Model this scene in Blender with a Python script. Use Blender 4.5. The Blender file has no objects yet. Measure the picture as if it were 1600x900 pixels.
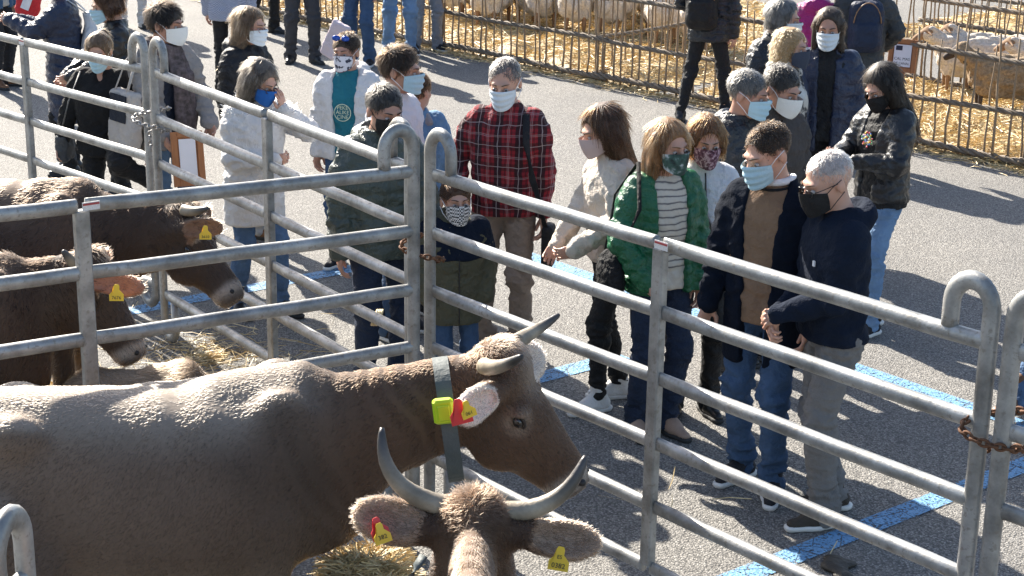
import bpy, math, random
import numpy as np
from mathutils import Vector, Matrix

random.seed(7); rng = np.random.default_rng(7)
scene = bpy.context.scene
COL = scene.collection
RAD = math.radians

# ------------------------------------------------------------------ camera
CF, CP, CR, CH = 2674.7, 0.3009, 0.0166, 3.3705        # focal (px at 1600 wide), pitch, roll, height
FW = np.array([0, math.cos(CP), -math.sin(CP)])
_rt = np.array([1.0, 0, 0]); _up = np.array([0, math.sin(CP), math.cos(CP)])
RT = math.cos(CR)*_rt + math.sin(CR)*_up
UP = -math.sin(CR)*_rt + math.cos(CR)*_up
cd = bpy.data.cameras.new('camera'); cam = bpy.data.objects.new('camera', cd); COL.objects.link(cam)
cd.sensor_width = 36.0; cd.lens = CF/1600*36.0; cd.clip_end = 2000; cd.clip_start = 0.05
cam.matrix_world = Matrix(((RT[0], UP[0], -FW[0], 0), (RT[1], UP[1], -FW[1], 0), (RT[2], UP[2], -FW[2], CH), (0, 0, 0, 1)))
scene.camera = cam
# ------------------------------------------------------------------ sky, sun, exposure
SUN_EL, SUN_AZ = 34.0, -32.0     # degrees; azimuth from straight ahead, negative = to the left
world = bpy.data.worlds.new('World'); scene.world = world; world.use_nodes = True
wn = world.node_tree.nodes; wl = world.node_tree.links; wn.clear()
sky = wn.new('ShaderNodeTexSky'); sky.sky_type = 'NISHITA'; sky.sun_disc = False
sky.sun_elevation = RAD(SUN_EL); sky.sun_rotation = RAD(SUN_AZ); sky.altitude = 800; sky.dust_density = 2.5; sky.ozone_density = 0.5
wb = wn.new('ShaderNodeBackground'); wb.inputs['Strength'].default_value = 0.082
wo = wn.new('ShaderNodeOutputWorld'); wl.new(sky.outputs[0], wb.inputs[0]); wl.new(wb.outputs[0], wo.inputs[0])
sd = bpy.data.lights.new('sun', 'SUN'); sun = bpy.data.objects.new('sun', sd); COL.objects.link(sun)
sd.energy = 5.0; sd.angle = RAD(0.53); sd.color = (1.0, 0.93, 0.82)
_sdir = Vector((math.sin(RAD(SUN_AZ))*math.cos(RAD(SUN_EL)), math.cos(RAD(SUN_AZ))*math.cos(RAD(SUN_EL)), math.sin(RAD(SUN_EL))))
sun.rotation_euler = _sdir.to_track_quat('Z', 'Y').to_euler(); sun.location = (-5, 30, 20)
scene.view_settings.view_transform = 'Standard'; scene.view_settings.look = 'None'
scene.view_settings.exposure = 1.75; scene.view_settings.gamma = 1.0

# ------------------------------------------------------------------ places measured on the photograph -> metres
def ray(px, py): return FW*CF + RT*(px-800) - UP*(py-450)
def gp(px, py, h=0.0):                       # the spot at height h seen at a pixel
    d = ray(px, py); t = (h-CH)/d[2]; return np.array([0, 0, CH]) + d*t
def dp(px, py, y):                           # the spot at forward distance y seen at a pixel
    d = ray(px, py); return np.array([0, 0, CH]) + d*(y/d[1])
def proj(P):
    d = np.asarray(P, float)-np.array([0, 0, CH]); z = d@FW
    return 800+CF*(d@RT)/z, 450-CF*(d@UP)/z

# ------------------------------------------------------------------ objects
def tag(o, label=None, cat=None, group=None, kind=None):
    if label: o['label'] = label
    if cat: o['category'] = cat
    if group: o['group'] = group
    if kind: o['kind'] = kind
    return o
def empty(name, loc=(0, 0, 0), rz=0.0):
    o = bpy.data.objects.new(name, None); COL.objects.link(o); o.location = loc; o.rotation_euler = (0, 0, rz)
    o.empty_display_size = 0.1; return o
def link(name, data, parent=None):
    o = bpy.data.objects.new(name, data); COL.objects.link(o); o.parent = parent; return o
def mesh_np(name, V, F, mat, smooth=True, col=None, parent=None, ob=True):
    V = np.asarray(V, np.float32); F = np.asarray(F, np.int32); n = F.shape[1]
    me = bpy.data.meshes.new(name); me.vertices.add(len(V)); me.vertices.foreach_set('co', V.ravel())
    me.loops.add(F.size); me.loops.foreach_set('vertex_index', F.ravel())
    me.polygons.add(len(F)); me.polygons.foreach_set('loop_start', np.arange(0, F.size, n, dtype=np.int32))
    me.polygons.foreach_set('use_smooth', np.full(len(F), bool(smooth)))
    me.update(calc_edges=True)
    if col is not None:
        a = me.color_attributes.new('Col', 'FLOAT_COLOR', 'POINT')
        c = np.ones((len(V), 4), np.float32); c[:, :3] = col; a.data.foreach_set('color', c.ravel())
    if mat is not None: me.materials.append(mat)
    return link(name, me, parent) if ob else me
def join(parts):                               # [(V,F)] -> (V,F)
    Vs, Fs, o = [], [], 0
    for V, F in parts: Vs.append(np.asarray(V, float)); Fs.append(np.asarray(F)+o); o += len(V)
    return np.vstack(Vs), np.vstack(Fs)
def normals(V, F):
    a, b, c = V[F[:, 0]], V[F[:, 1]], V[F[:, 2]]
    fn = np.cross(b-a, c-a)
    if F.shape[1] == 4: fn = fn + np.cross(c-a, V[F[:, 3]]-a)
    N = np.zeros_like(V)
    for i in range(F.shape[1]):
        for k in range(3): N[:, k] += np.bincount(F[:, i], fn[:, k], len(V))
    return N/(np.linalg.norm(N, axis=1, keepdims=True)+1e-12)
def unit(v): v = np.asarray(v, float); return v/(np.linalg.norm(v)+1e-12)
def rotz(a): c, s = math.cos(a), math.sin(a); return np.array([[c, -s, 0], [s, c, 0], [0, 0, 1.0]])
def rotx(a): c, s = math.cos(a), math.sin(a); return np.array([[1.0, 0, 0], [0, c, -s], [0, s, c]])
def roty(a): c, s = math.cos(a), math.sin(a); return np.array([[c, 0, s], [0, 1.0, 0], [-s, 0, c]])
def frame(u, hint=(0, 0, 1)):
    u = unit(u); h = np.asarray(hint, float)
    if abs(u@h) > 0.97: h = np.array([0, 1.0, 0])
    v = unit(np.cross(h, u)); return u, v, np.cross(u, v)

def tube(pts, r, n=8, flat=1.0, hint=(0, 0, 1), cap=True, fl=None):
    """tube along points; r scalar or list; flat = height/width ratio; fl = per point squeeze of the width"""
    P = np.asarray(pts, float); m = len(P); r = np.broadcast_to(np.asarray(r, float), (m,))
    fl = np.ones(m) if fl is None else np.asarray(fl, float)
    T = np.gradient(P, axis=0); V = []
    for i in range(m):
        u, v, w = frame(T[i], hint)
        a = np.arange(n)*2*math.pi/n + math.pi/n
        V.append(P[i] + r[i]*(np.cos(a)[:, None]*v*fl[i] + np.sin(a)[:, None]*w*flat))
    V = np.vstack(V); F = []
    for i in range(m-1):
        for k in range(n):
            F.append((i*n+k, i*n+(k+1) % n, (i+1)*n+(k+1) % n, (i+1)*n+k))
    if cap:
        V = np.vstack([V, P[0], P[-1]]); c0, c1 = m*n, m*n+1
        for k in range(n):
            F.append((c0, (k+1) % n, k, c0)); F.append((c1, (m-1)*n+k, (m-1)*n+(k+1) % n, c1))
        F = [f if f[0] != f[3] else (f[0], f[1], f[2], f[2]) for f in F]
    F = np.array(F)
    return V, F
def tri_fix(V, F):                             # quads with a repeated corner -> triangles only
    q = F[F[:, 2] != F[:, 3]]; t = F[F[:, 2] == F[:, 3]][:, :3]
    return V, np.vstack([q[:, [0, 1, 2]], q[:, [0, 2, 3]], t]) if len(t) else np.vstack([q[:, [0, 1, 2]], q[:, [0, 2, 3]]])
def tube_ob(name, pts, r, mat, parent=None, **k):
    V, F = tri_fix(*tube(pts, r, **k)); return mesh_np(name, V, F, mat, True, parent=parent)
def box_vf(c, half, R=None, bev=0.0):
    c = np.asarray(c, float); hx, hy, hz = half; b = min(bev, hx*.9, hy*.9, hz*.9)
    if b <= 0:
        V = np.array([[x*hx, y*hy, z*hz] for x in (-1, 1) for y in (-1, 1) for z in (-1, 1)], float)
        F = np.array([[0, 1, 3, 2], [4, 6, 7, 5], [0, 4, 5, 1], [2, 3, 7, 6], [0, 2, 6, 4], [1, 5, 7, 3]])
    else:                                      # chamfered outline, extruded in z with chamfered rims
        o = [(hx-b, -hy), (hx, -hy+b), (hx, hy-b), (hx-b, hy), (-hx+b, hy), (-hx, hy-b), (-hx, -hy+b), (-hx+b, -hy)]
        o = np.array(o); s = np.array([(hx-b)/hx, (hy-b)/hy])
        V = np.vstack([np.c_[o*s, np.full(8, -hz)], np.c_[o, np.full(8, -hz+b)], np.c_[o, np.full(8, hz-b)], np.c_[o*s, np.full(8, hz)], [[0, 0, -hz], [0, 0, hz]]])
        F = []
        for l in range(3):
            for k in range(8): F.append((l*8+k, l*8+(k+1) % 8, (l+1)*8+(k+1) % 8, (l+1)*8+k))
        for k in range(0, 8, 2):
            F.append((32, (k+2) % 8, (k+1) % 8, k)); F.append((33, 24+k, 24+(k+1) % 8, 24+(k+2) % 8))
        F = np.array(F)
    if R is not None: V = V@np.asarray(R).T
    return V+c, F
def box_ob(name, c, half, mat, parent=None, R=None, bev=0.0):
    V, F = box_vf(c, half, R, bev); return mesh_np(name, V, F, mat, False, parent=parent)

# ------------------------------------------------------------------ implicit volumes -> continuous meshes
class Vol:
    def __init__(s, h): s.h = h; s.ops = []
    def _add(s, lo, hi, fn, k, mode): s.ops.append((np.asarray(lo, float), np.asarray(hi, float), fn, k, mode)); return s
    def cone(s, a, b, ra, rb, k=.02, rib=None, mode='u', sq=None):
        a = np.asarray(a, float); b = np.asarray(b, float); ba = b-a; L2 = ba@ba+1e-12; L = math.sqrt(L2); R = max(ra, rb)+(rib[1] if rib else 0)
        if sq is not None: sa, sf = unit(sq[0]), sq[1]     # flatten across axis sa by factor sf
        def fn(X, Y, Z):
            x, y, z = X-a[0], Y-a[1], Z-a[2]
            t = np.clip((x*ba[0]+y*ba[1]+z*ba[2])/L2, 0, 1)
            dx, dy, dz = x-t*ba[0], y-t*ba[1], z-t*ba[2]
            r = ra+(rb-ra)*t
            if rib: r = r+rib[1]*(np.abs(np.sin(math.pi*(t*L+rib[2] if len(rib) > 2 else t*L)/rib[0]))**.6-.6)
            q = dx*dx+dy*dy+dz*dz
            if sq is not None:
                e = dx*sa[0]+dy*sa[1]+dz*sa[2]; q = q+e*e*(1/sf**2-1)
                return (np.sqrt(q)-r)*sf**.5
            return np.sqrt(q)-r
        return s._add(np.minimum(a, b)-R, np.maximum(a, b)+R, fn, k, mode)
    def ell(s, c, r, R=None, k=.02, mode='u'):
        c = np.asarray(c, float); r = np.asarray(r, float); M = np.eye(3) if R is None else np.asarray(R, float)
        ext = np.sqrt(((M*r[None, :])**2).sum(1)); mr = r.min()
        def fn(X, Y, Z):
            x, y, z = X-c[0], Y-c[1], Z-c[2]
            q = [(M[0, i]*x+M[1, i]*y+M[2, i]*z)/r[i] for i in range(3)]
            k0 = np.sqrt(q[0]**2+q[1]**2+q[2]**2)
            k1 = np.sqrt((q[0]/r[0])**2+(q[1]/r[1])**2+(q[2]/r[2])**2)+1e-9
            return k0*(k0-1)/k1
        return s._add(c-ext, c+ext, fn, k, mode)
    def box(s, c, hf, R=None, rd=.0, k=.01, mode='u'):
        c = np.asarray(c, float); hf = np.asarray(hf, float); M = np.eye(3) if R is None else np.asarray(R, float)
        ext = np.abs(M)@hf
        def fn(X, Y, Z):
            x, y, z = X-c[0], Y-c[1], Z-c[2]
            q = [np.abs(M[0, i]*x+M[1, i]*y+M[2, i]*z)-(hf[i]-rd) for i in range(3)]
            o = np.sqrt(np.maximum(q[0], 0)**2+np.maximum(q[1], 0)**2+np.maximum(q[2], 0)**2)
            return o+np.minimum(np.maximum(q[0], np.maximum(q[1], q[2])), 0)-rd
        return s._add(c-ext, c+ext, fn, k, mode)
    def loft(s, o, u, knots, hint=(1, 0, 0), k=.02, n=2.0, rib=None, mode='u'):
        """knots rows: s, centre v, centre w, radius v, radius w; v is the axis nearest hint"""
        o = np.asarray(o, float); u = unit(u); v = np.asarray(hint, float); v = unit(v-u*(u@v)); w = np.cross(u, v)
        K = np.asarray(knots, float); ss = np.linspace(K[0, 0], K[-1, 0], 160)
        kk = np.stack([np.interp(ss, K[:, 0], K[:, i]) for i in range(1, 5)])
        ker = np.hanning(23); ker /= ker.sum()
        kk = np.stack([np.convolve(np.pad(r, 11, mode='edge'), ker, 'valid') for r in kk])
        R = kk[2:].max()+(rib[1] if rib else 0)
        ends = np.array([o+u*t+v*a+w*b for t, a, b in ((K[i, 0], K[i, 1], K[i, 2]) for i in range(len(K)))])
        def fn(X, Y, Z):
            x, y, z = X-o[0], Y-o[1], Z-o[2]
            t = x*u[0]+y*u[1]+z*u[2]
            if abs(u[2]) > .9999: t = (Z-o[2])*u[2]
            cv, cw, rv, rw = [np.interp(t, ss, r) for r in kk]
            if rib:
                m = rib[1]*(np.abs(np.sin(math.pi*t/rib[0]))**.6-.6); rv = rv+m; rw = rw+m
            a = np.abs(x*v[0]+y*v[1]+z*v[2]-cv)/rv; b = np.abs(x*w[0]+y*w[1]+z*w[2]-cw)/rw
            d = ((a**n+b**n)**(1/n)-1)*np.minimum(rv, rw)
            c = np.maximum(K[0, 0]-t, t-K[-1, 0])
            return np.maximum(d, c)
        return s._add(ends.min(0)-R, ends.max(0)+R, fn, k, mode)
    def cut(s, c, n, k=.006):                    # keep the side opposite to n
        c = np.asarray(c, float); n = unit(n)
        return s._add(np.full(3, -1e9), np.full(3, 1e9), lambda X, Y, Z: (X-c[0])*n[0]+(Y-c[1])*n[1]+(Z-c[2])*n[2], k, 'i')
    def mesh(s, smooth=1):
        h = s.h; U = [o for o in s.ops if o[4] == 'u']
        lo = np.min([o[0] for o in U], 0)-3*h; hi = np.max([o[1] for o in U], 0)+3*h
        n = np.ceil((hi-lo)/h).astype(int)+1
        D = np.full(n, 1.0, np.float32)
        ax = [(lo[i]+h*np.arange(n[i])).astype(np.float32) for i in range(3)]
        for l, g, fn, k, mode in s.ops:
            m = k+2*h
            i0 = np.clip(np.floor((l-m-lo)/h), 0, n).astype(int); i1 = np.clip(np.ceil((g+m-lo)/h)+1, 0, n).astype(int)
            if (i1 <= i0).any(): continue
            sl = tuple(slice(a, b) for a, b in zip(i0, i1)); B = D[sl]
            d = fn(ax[0][sl[0]][:, None, None], ax[1][sl[1]][None, :, None], ax[2][sl[2]][None, None, :]).astype(np.float32)
            if mode == 'u':
                q = np.clip(.5+.5*(B-d)/k, 0, 1); D[sl] = B+(d-B)*q-k*q*(1-q)
            else:
                if mode == 's': d = -d
                q = np.clip(.5+.5*(d-B)/k, 0, 1); D[sl] = B+(d-B)*q+k*q*(1-q)
        V, F = nets(D, lo, h)
        for _ in range(smooth):
            A = np.zeros_like(V); c = np.zeros(len(V))
            for i in range(4):
                for j in (i-1, (i+1) % 4):
                    for k3 in range(3): A[:, k3] += np.bincount(F[:, i], V[F[:, j], k3], len(V))
                    c += np.bincount(F[:, i], minlength=len(V))
            V = .5*V+.5*A/np.maximum(c, 1)[:, None]
        return V, F
def nets(D, lo, h):
    S = D < 0; nx, ny, nz = D.shape
    cnt = np.zeros((nx-1, ny-1, nz-1), np.int8)
    offs = [(i, j, k) for i in (0, 1) for j in (0, 1) for k in (0, 1)]
    for i, j, k in offs: cnt += S[i:nx-1+i, j:ny-1+j, k:nz-1+k]
    act = (cnt > 0) & (cnt < 8); idx = np.argwhere(act)
    ident = np.full(act.shape, -1, np.int32); ident[act] = np.arange(len(idx))
    vals = [D[idx[:, 0]+i, idx[:, 1]+j, idx[:, 2]+k].astype(float) for i, j, k in offs]
    acc = np.zeros((len(idx), 3)); num = np.zeros(len(idx))
    for a in range(8):
        for b in range(a+1, 8):
            if sum(abs(offs[a][q]-offs[b][q]) for q in range(3)) != 1: continue
            m = (vals[a] < 0) != (vals[b] < 0)
            t = np.where(m, vals[a]/np.where(m, vals[a]-vals[b], 1), 0)
            o0 = np.array(offs[a], float); dd = np.array(offs[b], float)-o0
            acc += m[:, None]*(o0+t[:, None]*dd); num += m
    V = (idx+acc/num[:, None])*h+lo
    Fs = []
    for ax in range(3):
        b, c = (ax+1) % 3, (ax+2) % 3
        sl0 = [slice(1, -1)]*3; sl1 = [slice(1, -1)]*3; sl0[ax] = slice(0, -1); sl1[ax] = slice(1, None)
        A, B = S[tuple(sl0)], S[tuple(sl1)]
        e = np.argwhere(A != B)
        if not len(e): continue
        fl = B[e[:, 0], e[:, 1], e[:, 2]]
        e = e.copy(); e[:, b] += 1; e[:, c] += 1
        def cell(db, dc):
            q = e.copy(); q[:, b] += db; q[:, c] += dc; return ident[q[:, 0], q[:, 1], q[:, 2]]
        q = np.stack([cell(-1, -1), cell(0, -1), cell(0, 0), cell(-1, 0)], 1)
        q[fl] = q[fl][:, ::-1]; Fs.append(q)
    return V, np.vstack(Fs)
def wrinkle(V, N, amp, sc, seed, n=6, stretch=(1, 1, 1)):
    r = np.random.default_rng(seed); P = V*np.array(stretch); d = np.zeros(len(V))
    P = P + .35/sc*np.sin(P[:, [1, 2, 0]]*sc*1.3+r.uniform(0, 6, 3))
    for i in range(n):
        k = unit(r.normal(size=3))*sc*r.uniform(.6, 1.7); d += np.sin(P@k+r.uniform(0, 6))
    d = d/math.sqrt(n); e = np.zeros(len(V))
    for i in range(n):
        k = unit(r.normal(size=3))*sc*r.uniform(1.7, 2.6); e += np.sin(P@k+r.uniform(0, 6))
    e = e/math.sqrt(n); d = np.abs(d)+.45*np.abs(e)-.3
    return V+N*(amp*(.8-d))[:, None]

def curves_ob(name, P, radius, mat, parent=None, taper=True):
    """P: (N,n,3) strands"""
    N, n = P.shape[:2]
    c = bpy.data.hair_curves.new(name); c.add_curves([n]*N)
    c.points.foreach_set('position', P.astype(np.float32).ravel())
    r = np.full((N, n), radius, np.float32)
    if taper: r *= np.linspace(1, .25, n)[None, :]
    c.points.foreach_set('radius', r.ravel())
    c.materials.append(mat)
    return link(name, c, parent)
def curves_col(o, col):
    a = o.data.attributes.new('Col', 'FLOAT_COLOR', 'CURVE'); c = np.ones((len(col), 4), np.float32); c[:, :3] = col; a.data.foreach_set('color', c.ravel())
def sample(V, F, n, r, weight=None):
    a, b, c, d = [V[F[:, i]] for i in range(4)]
    A = np.linalg.norm(np.cross(c-a, d-b), axis=1)*.5
    if weight is not None: A = A*weight
    f = r.choice(len(F), n, p=A/A.sum()); u, v = r.random((n, 1)), r.random((n, 1))
    return (a[f]*(1-u)*(1-v)+b[f]*u*(1-v)+c[f]*u*v+d[f]*(1-u)*v), f

# ------------------------------------------------------------------ materials
MATS = {}
def nodes_of(name):
    m = bpy.data.materials.new(name); m.use_nodes = True
    return m, m.node_tree.nodes, m.node_tree.links, m.node_tree.nodes['Principled BSDF']
def nd(N, t, **k):
    n = N.new(t)
    for a, v in k.items():
        if a in n.inputs: n.inputs[a].default_value = v
        else: setattr(n, a, v)
    return n
def mixc(N, L, fac, a, b, mode='MIX'):
    m = N.new('ShaderNodeMix'); m.data_type = 'RGBA'; m.blend_type = mode
    for s, v in ((m.inputs[0], fac), (m.inputs[6], a), (m.inputs[7], b)):
        if hasattr(v, 'is_output'): L.new(v, s)
        else: s.default_value = v if not isinstance(v, tuple) or len(v) == 4 else (*v, 1)
    return m.outputs[2]
def ramp(N, L, src, stops):
    r = N.new('ShaderNodeValToRGB'); e = r.color_ramp.elements
    while len(e) < len(stops): e.new(.5)
    for q, (p, c) in zip(e, stops): q.position = p; q.color = (*c, 1) if len(c) == 3 else c
    L.new(src, r.inputs[0]); return r.outputs[0]
def objco(N): return N.new('ShaderNodeTexCoord').outputs['Object']
def noise(N, L, scale, detail=3, co=None, rough=.5):
    n = nd(N, 'ShaderNodeTexNoise', Scale=scale, Detail=detail, Roughness=rough); L.new(co if co else objco(N), n.inputs['Vector']); return n.outputs['Fac']
def bump(N, L, B, h, dist=.01, strength=.5, prev=None):
    b = nd(N, 'ShaderNodeBump', Strength=strength, Distance=dist); L.new(h, b.inputs['Height'])
    if prev is not None: L.new(prev, b.inputs['Normal'])
    L.new(b.outputs[0], B.inputs['Normal']); return b.outputs[0]
def fabric(col, rough=.85, var=.25, weave=260, wb=.35, fold=.75, sheen=.0, spec=.3, key=None):
    k = ('fab', tuple(np.round(col, 3)), rough, var, weave, fold, key)
    if k in MATS: return MATS[k]
    m, N, L, B = nodes_of('cloth')
    n1 = noise(N, L, 9, 4); c = mixc(N, L, n1, tuple(x*(1-var) for x in col), tuple(min(1, x*(1+var)) for x in col))
    L.new(c, B.inputs['Base Color']); B.inputs['Roughness'].default_value = rough
    B.inputs['Specular IOR Level'].default_value = spec; B.inputs['Sheen Weight'].default_value = sheen
    b1 = bump(N, L, B, noise(N, L, 17, 4, rough=.62), .035, fold)
    if wb: bump(N, L, B, noise(N, L, weave, 2), .002, wb, b1)
    MATS[k] = m; return m
def vcol_mat(key, rough=.8, spec=.3, bsc=40, bd=.004, bs=.3, var=.15):
    k = ('vc', key)
    if k in MATS: return MATS[k]
    m, N, L, B = nodes_of(key); a = N.new('ShaderNodeVertexColor'); a.layer_name = 'Col'
    n = noise(N, L, bsc, 4); c = mixc(N, L, n, (1-var,)*3, (1+var,)*3)
    L.new(mixc(N, L, 1.0, a.outputs[0], c, 'MULTIPLY'), B.inputs['Base Color'])
    B.inputs['Roughness'].default_value = rough; B.inputs['Specular IOR Level'].default_value = spec
    bump(N, L, B, n, bd, bs); MATS[k] = m; return m
def plain(key, col, rough=.5, metal=0.0, spec=.5, bsc=0, bs=.3, bd=.003, var=.0, coat=0):
    k = ('pl', key)
    if k in MATS: return MATS[k]
    m, N, L, B = nodes_of(key); B.inputs['Base Color'].default_value = (*col, 1)
    B.inputs['Roughness'].default_value = rough; B.inputs['Metallic'].default_value = metal; B.inputs['Specular IOR Level'].default_value = spec
    B.inputs['Coat Weight'].default_value = coat
    if bsc:
        n = noise(N, L, bsc, 4)
        if var: L.new(mixc(N, L, n, tuple(x*(1-var) for x in col), tuple(min(1, x*(1+var)) for x in col)), B.inputs['Base Color'])
        bump(N, L, B, n, bd, bs)
    MATS[k] = m; return m
def hair_nodes(name):
    m, N, L, B = nodes_of(name); N.remove(B); B = N.new('ShaderNodeBsdfHairPrincipled'); B.parametrization = 'COLOR'; B.inputs['IOR'].default_value = 1.36
    L.new(B.outputs[0], N['Material Output'].inputs['Surface']); return m, N, L, B
def fur_mat():
    m, N, L, B = hair_nodes('fur'); a = nd(N, 'ShaderNodeAttribute', attribute_name='Col'); h = N.new('ShaderNodeHairInfo')
    r = ramp(N, L, h.outputs['Random'], [(0, (.26,)*3), (1, (.72,)*3)])
    L.new(mixc(N, L, 1.0, a.outputs['Color'], r, 'MULTIPLY'), B.inputs['Color']); B.inputs['Roughness'].default_value = .45; B.inputs['Radial Roughness'].default_value = .6; return m
def skin_mat(tone):
    k = ('skin', tone)
    if k in MATS: return MATS[k]
    col = {'l': (.52, .31, .22), 'm': (.45, .25, .17), 'd': (.36, .19, .125)}[tone]
    m, N, L, B = nodes_of('skin')
    n = noise(N, L, 22, 3); L.new(mixc(N, L, n, tuple(x*.85 for x in col), (col[0]*1.12, col[1]*1.0, col[2]*.98)), B.inputs['Base Color'])
    B.inputs['Roughness'].default_value = .5; B.inputs['Subsurface Weight'].default_value = .15
    B.inputs['Subsurface Radius'].default_value = (.012, .005, .003); B.inputs['Subsurface Scale'].default_value = 1.0
    bump(N, L, B, noise(N, L, 180, 3), .001, .3); MATS[k] = m; return m
def hair_mat(c0, c1, rough=.33, key=''):
    k = ('hair', c0, c1, key)
    if k in MATS: return MATS[k]
    q = .20 if np.mean(c1) < .33 else .55; c0 = tuple(x*q for x in c0); c1 = tuple(x*q for x in c1)
    m, N, L, B = hair_nodes('hair'); h = N.new('ShaderNodeHairInfo')
    nz = noise(N, L, 38, 3); sm = nd(N, 'ShaderNodeMath', operation='MULTIPLY_ADD'); L.new(h.outputs['Random'], sm.inputs[0]); sm.inputs[1].default_value = .55
    rp = ramp(N, L, nz, [(.38, (0, 0, 0)), (.62, (.5, .5, .5))]); L.new(rp, sm.inputs[2]); B.inputs['IOR'].default_value = 1.44
    L.new(mixc(N, L, sm.outputs[0], tuple(x*.7 for x in c0), tuple(x*1.15 for x in c1)), B.inputs['Color'])
    B.inputs['Roughness'].default_value = rough; B.inputs['Radial Roughness'].default_value = .45
    MATS[k] = m; return m

# ================================================================== SETTING: ground, road paint, straw
def asphalt_mat():
    m, N, L, B = nodes_of('asphalt'); co = N.new('ShaderNodeNewGeometry').outputs['Position']
    v = nd(N, 'ShaderNodeTexVoronoi', Scale=105.0); L.new(co, v.inputs['Vector'])
    v2 = nd(N, 'ShaderNodeTexVoronoi', Scale=150.0); L.new(co, v2.inputs['Vector'])
    sep = N.new('ShaderNodeSeparateColor'); L.new(v.outputs['Color'], sep.inputs[0])
    stone = ramp(N, L, sep.outputs[0], [(0, (.155, .149, .139)), (.45, (.225, .217, .203)), (.8, (.29, .279, .26)), (1, (.40, .386, .364))])
    big = noise(N, L, .7, 5, co, .6)
    base = mixc(N, L, 1.0, stone, ramp(N, L, big, [(.3, (.82, .82, .83)), (.7, (1.12, 1.1, 1.06))]), 'MULTIPLY')
    # darker bitumen between the chippings
    gap = ramp(N, L, v.outputs['Distance'], [(.35, (0, 0, 0)), (.75, (1, 1, 1))])
    base = mixc(N, L, gap, base, (.095, .091, .086))
    st = noise(N, L, 2.3, 6, co, .7); base = mixc(N, L, ramp(N, L, st, [(.62, (0, 0, 0)), (.75, (.5, .5, .5))]), base, (.11, .10, .095))
    L.new(base, B.inputs['Base Color']); B.inputs['Roughness'].default_value = .8; B.inputs['Specular IOR Level'].default_value = .25
    inv = nd(N, 'ShaderNodeMath', operation='SUBTRACT'); inv.inputs[0].default_value = 1.0; L.new(v.outputs['Distance'], inv.inputs[1])
    b1 = bump(N, L, B, inv.outputs[0], .008, .8)
    bump(N, L, B, noise(N, L, 260, 3, co), .003, .5, b1)
    return m
M_ASPH = asphalt_mat()
def ground_sheet():
    V = np.array([[-400, -200, 0], [400, -200, 0], [400, 700, 0], [-400, 700, 0]], float)
    o = mesh_np('ground', V, [[0, 1, 2, 3]], M_ASPH, False); tag(o, kind='structure')
ground_sheet()
def paint_mat(c):
    m, N, L, B = nodes_of('road_paint'); co = N.new('ShaderNodeNewGeometry').outputs['Position']
    n = noise(N, L, 9, 5, co, .65); n2 = noise(N, L, 70, 3, co)
    v = nd(N, 'ShaderNodeTexVoronoi', Scale=7.0, feature='DISTANCE_TO_EDGE'); L.new(co, v.inputs['Vector'])
    crack = ramp(N, L, v.outputs['Distance'], [(.0, (1, 1, 1)), (.022, (0, 0, 0))])
    c1 = mixc(N, L, n, tuple(x*.75 for x in c), tuple(min(1, x*1.25) for x in c))
    L.new(c1, B.inputs['Base Color']); B.inputs['Roughness'].default_value = .7
    # worn through
    w = ramp(N, L, n2, [(.52, (1, 1, 1)), (.66, (.0, .0, .0))]); w = mixc(N, L, crack, w, (0, 0, 0, 1))
    L.new(w, B.inputs['Alpha'])
    v3 = nd(N, 'ShaderNodeTexVoronoi', Scale=75.0); L.new(co, v3.inputs['Vector']); bump(N, L, B, v3.outputs['Distance'], .008, .5)
    return m
M_BLUE = paint_mat((.13, .29, .48))
def stripe(p, q, w=.11, a=0.0, b=0.0):
    A, B_ = gp(*p), gp(*q); u = unit(B_-A); A = A-u*a; B_ = B_+u*b; s = np.array([-u[1], u[0], 0])*w/2
    z = np.array([0, 0, .004+.0004*len([o for o in COL.objects if o.name.startswith('painted')])])
    o = mesh_np('painted_line', np.array([A-s, B_-s, B_+s, A+s])+z, [[0, 1, 2, 3]], M_BLUE, False); tag(o, kind='structure')
stripe((202, 487), (447, 440), .15, 2.5, .7)
stripe((850, 589), (934, 567), .15, 3.2, 0.2)
stripe((1172, 896), (1600, 727), .13, 2.5, 2.2)
stripe((841, 405), (1525, 640), .13, .15, 2.5)

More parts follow.
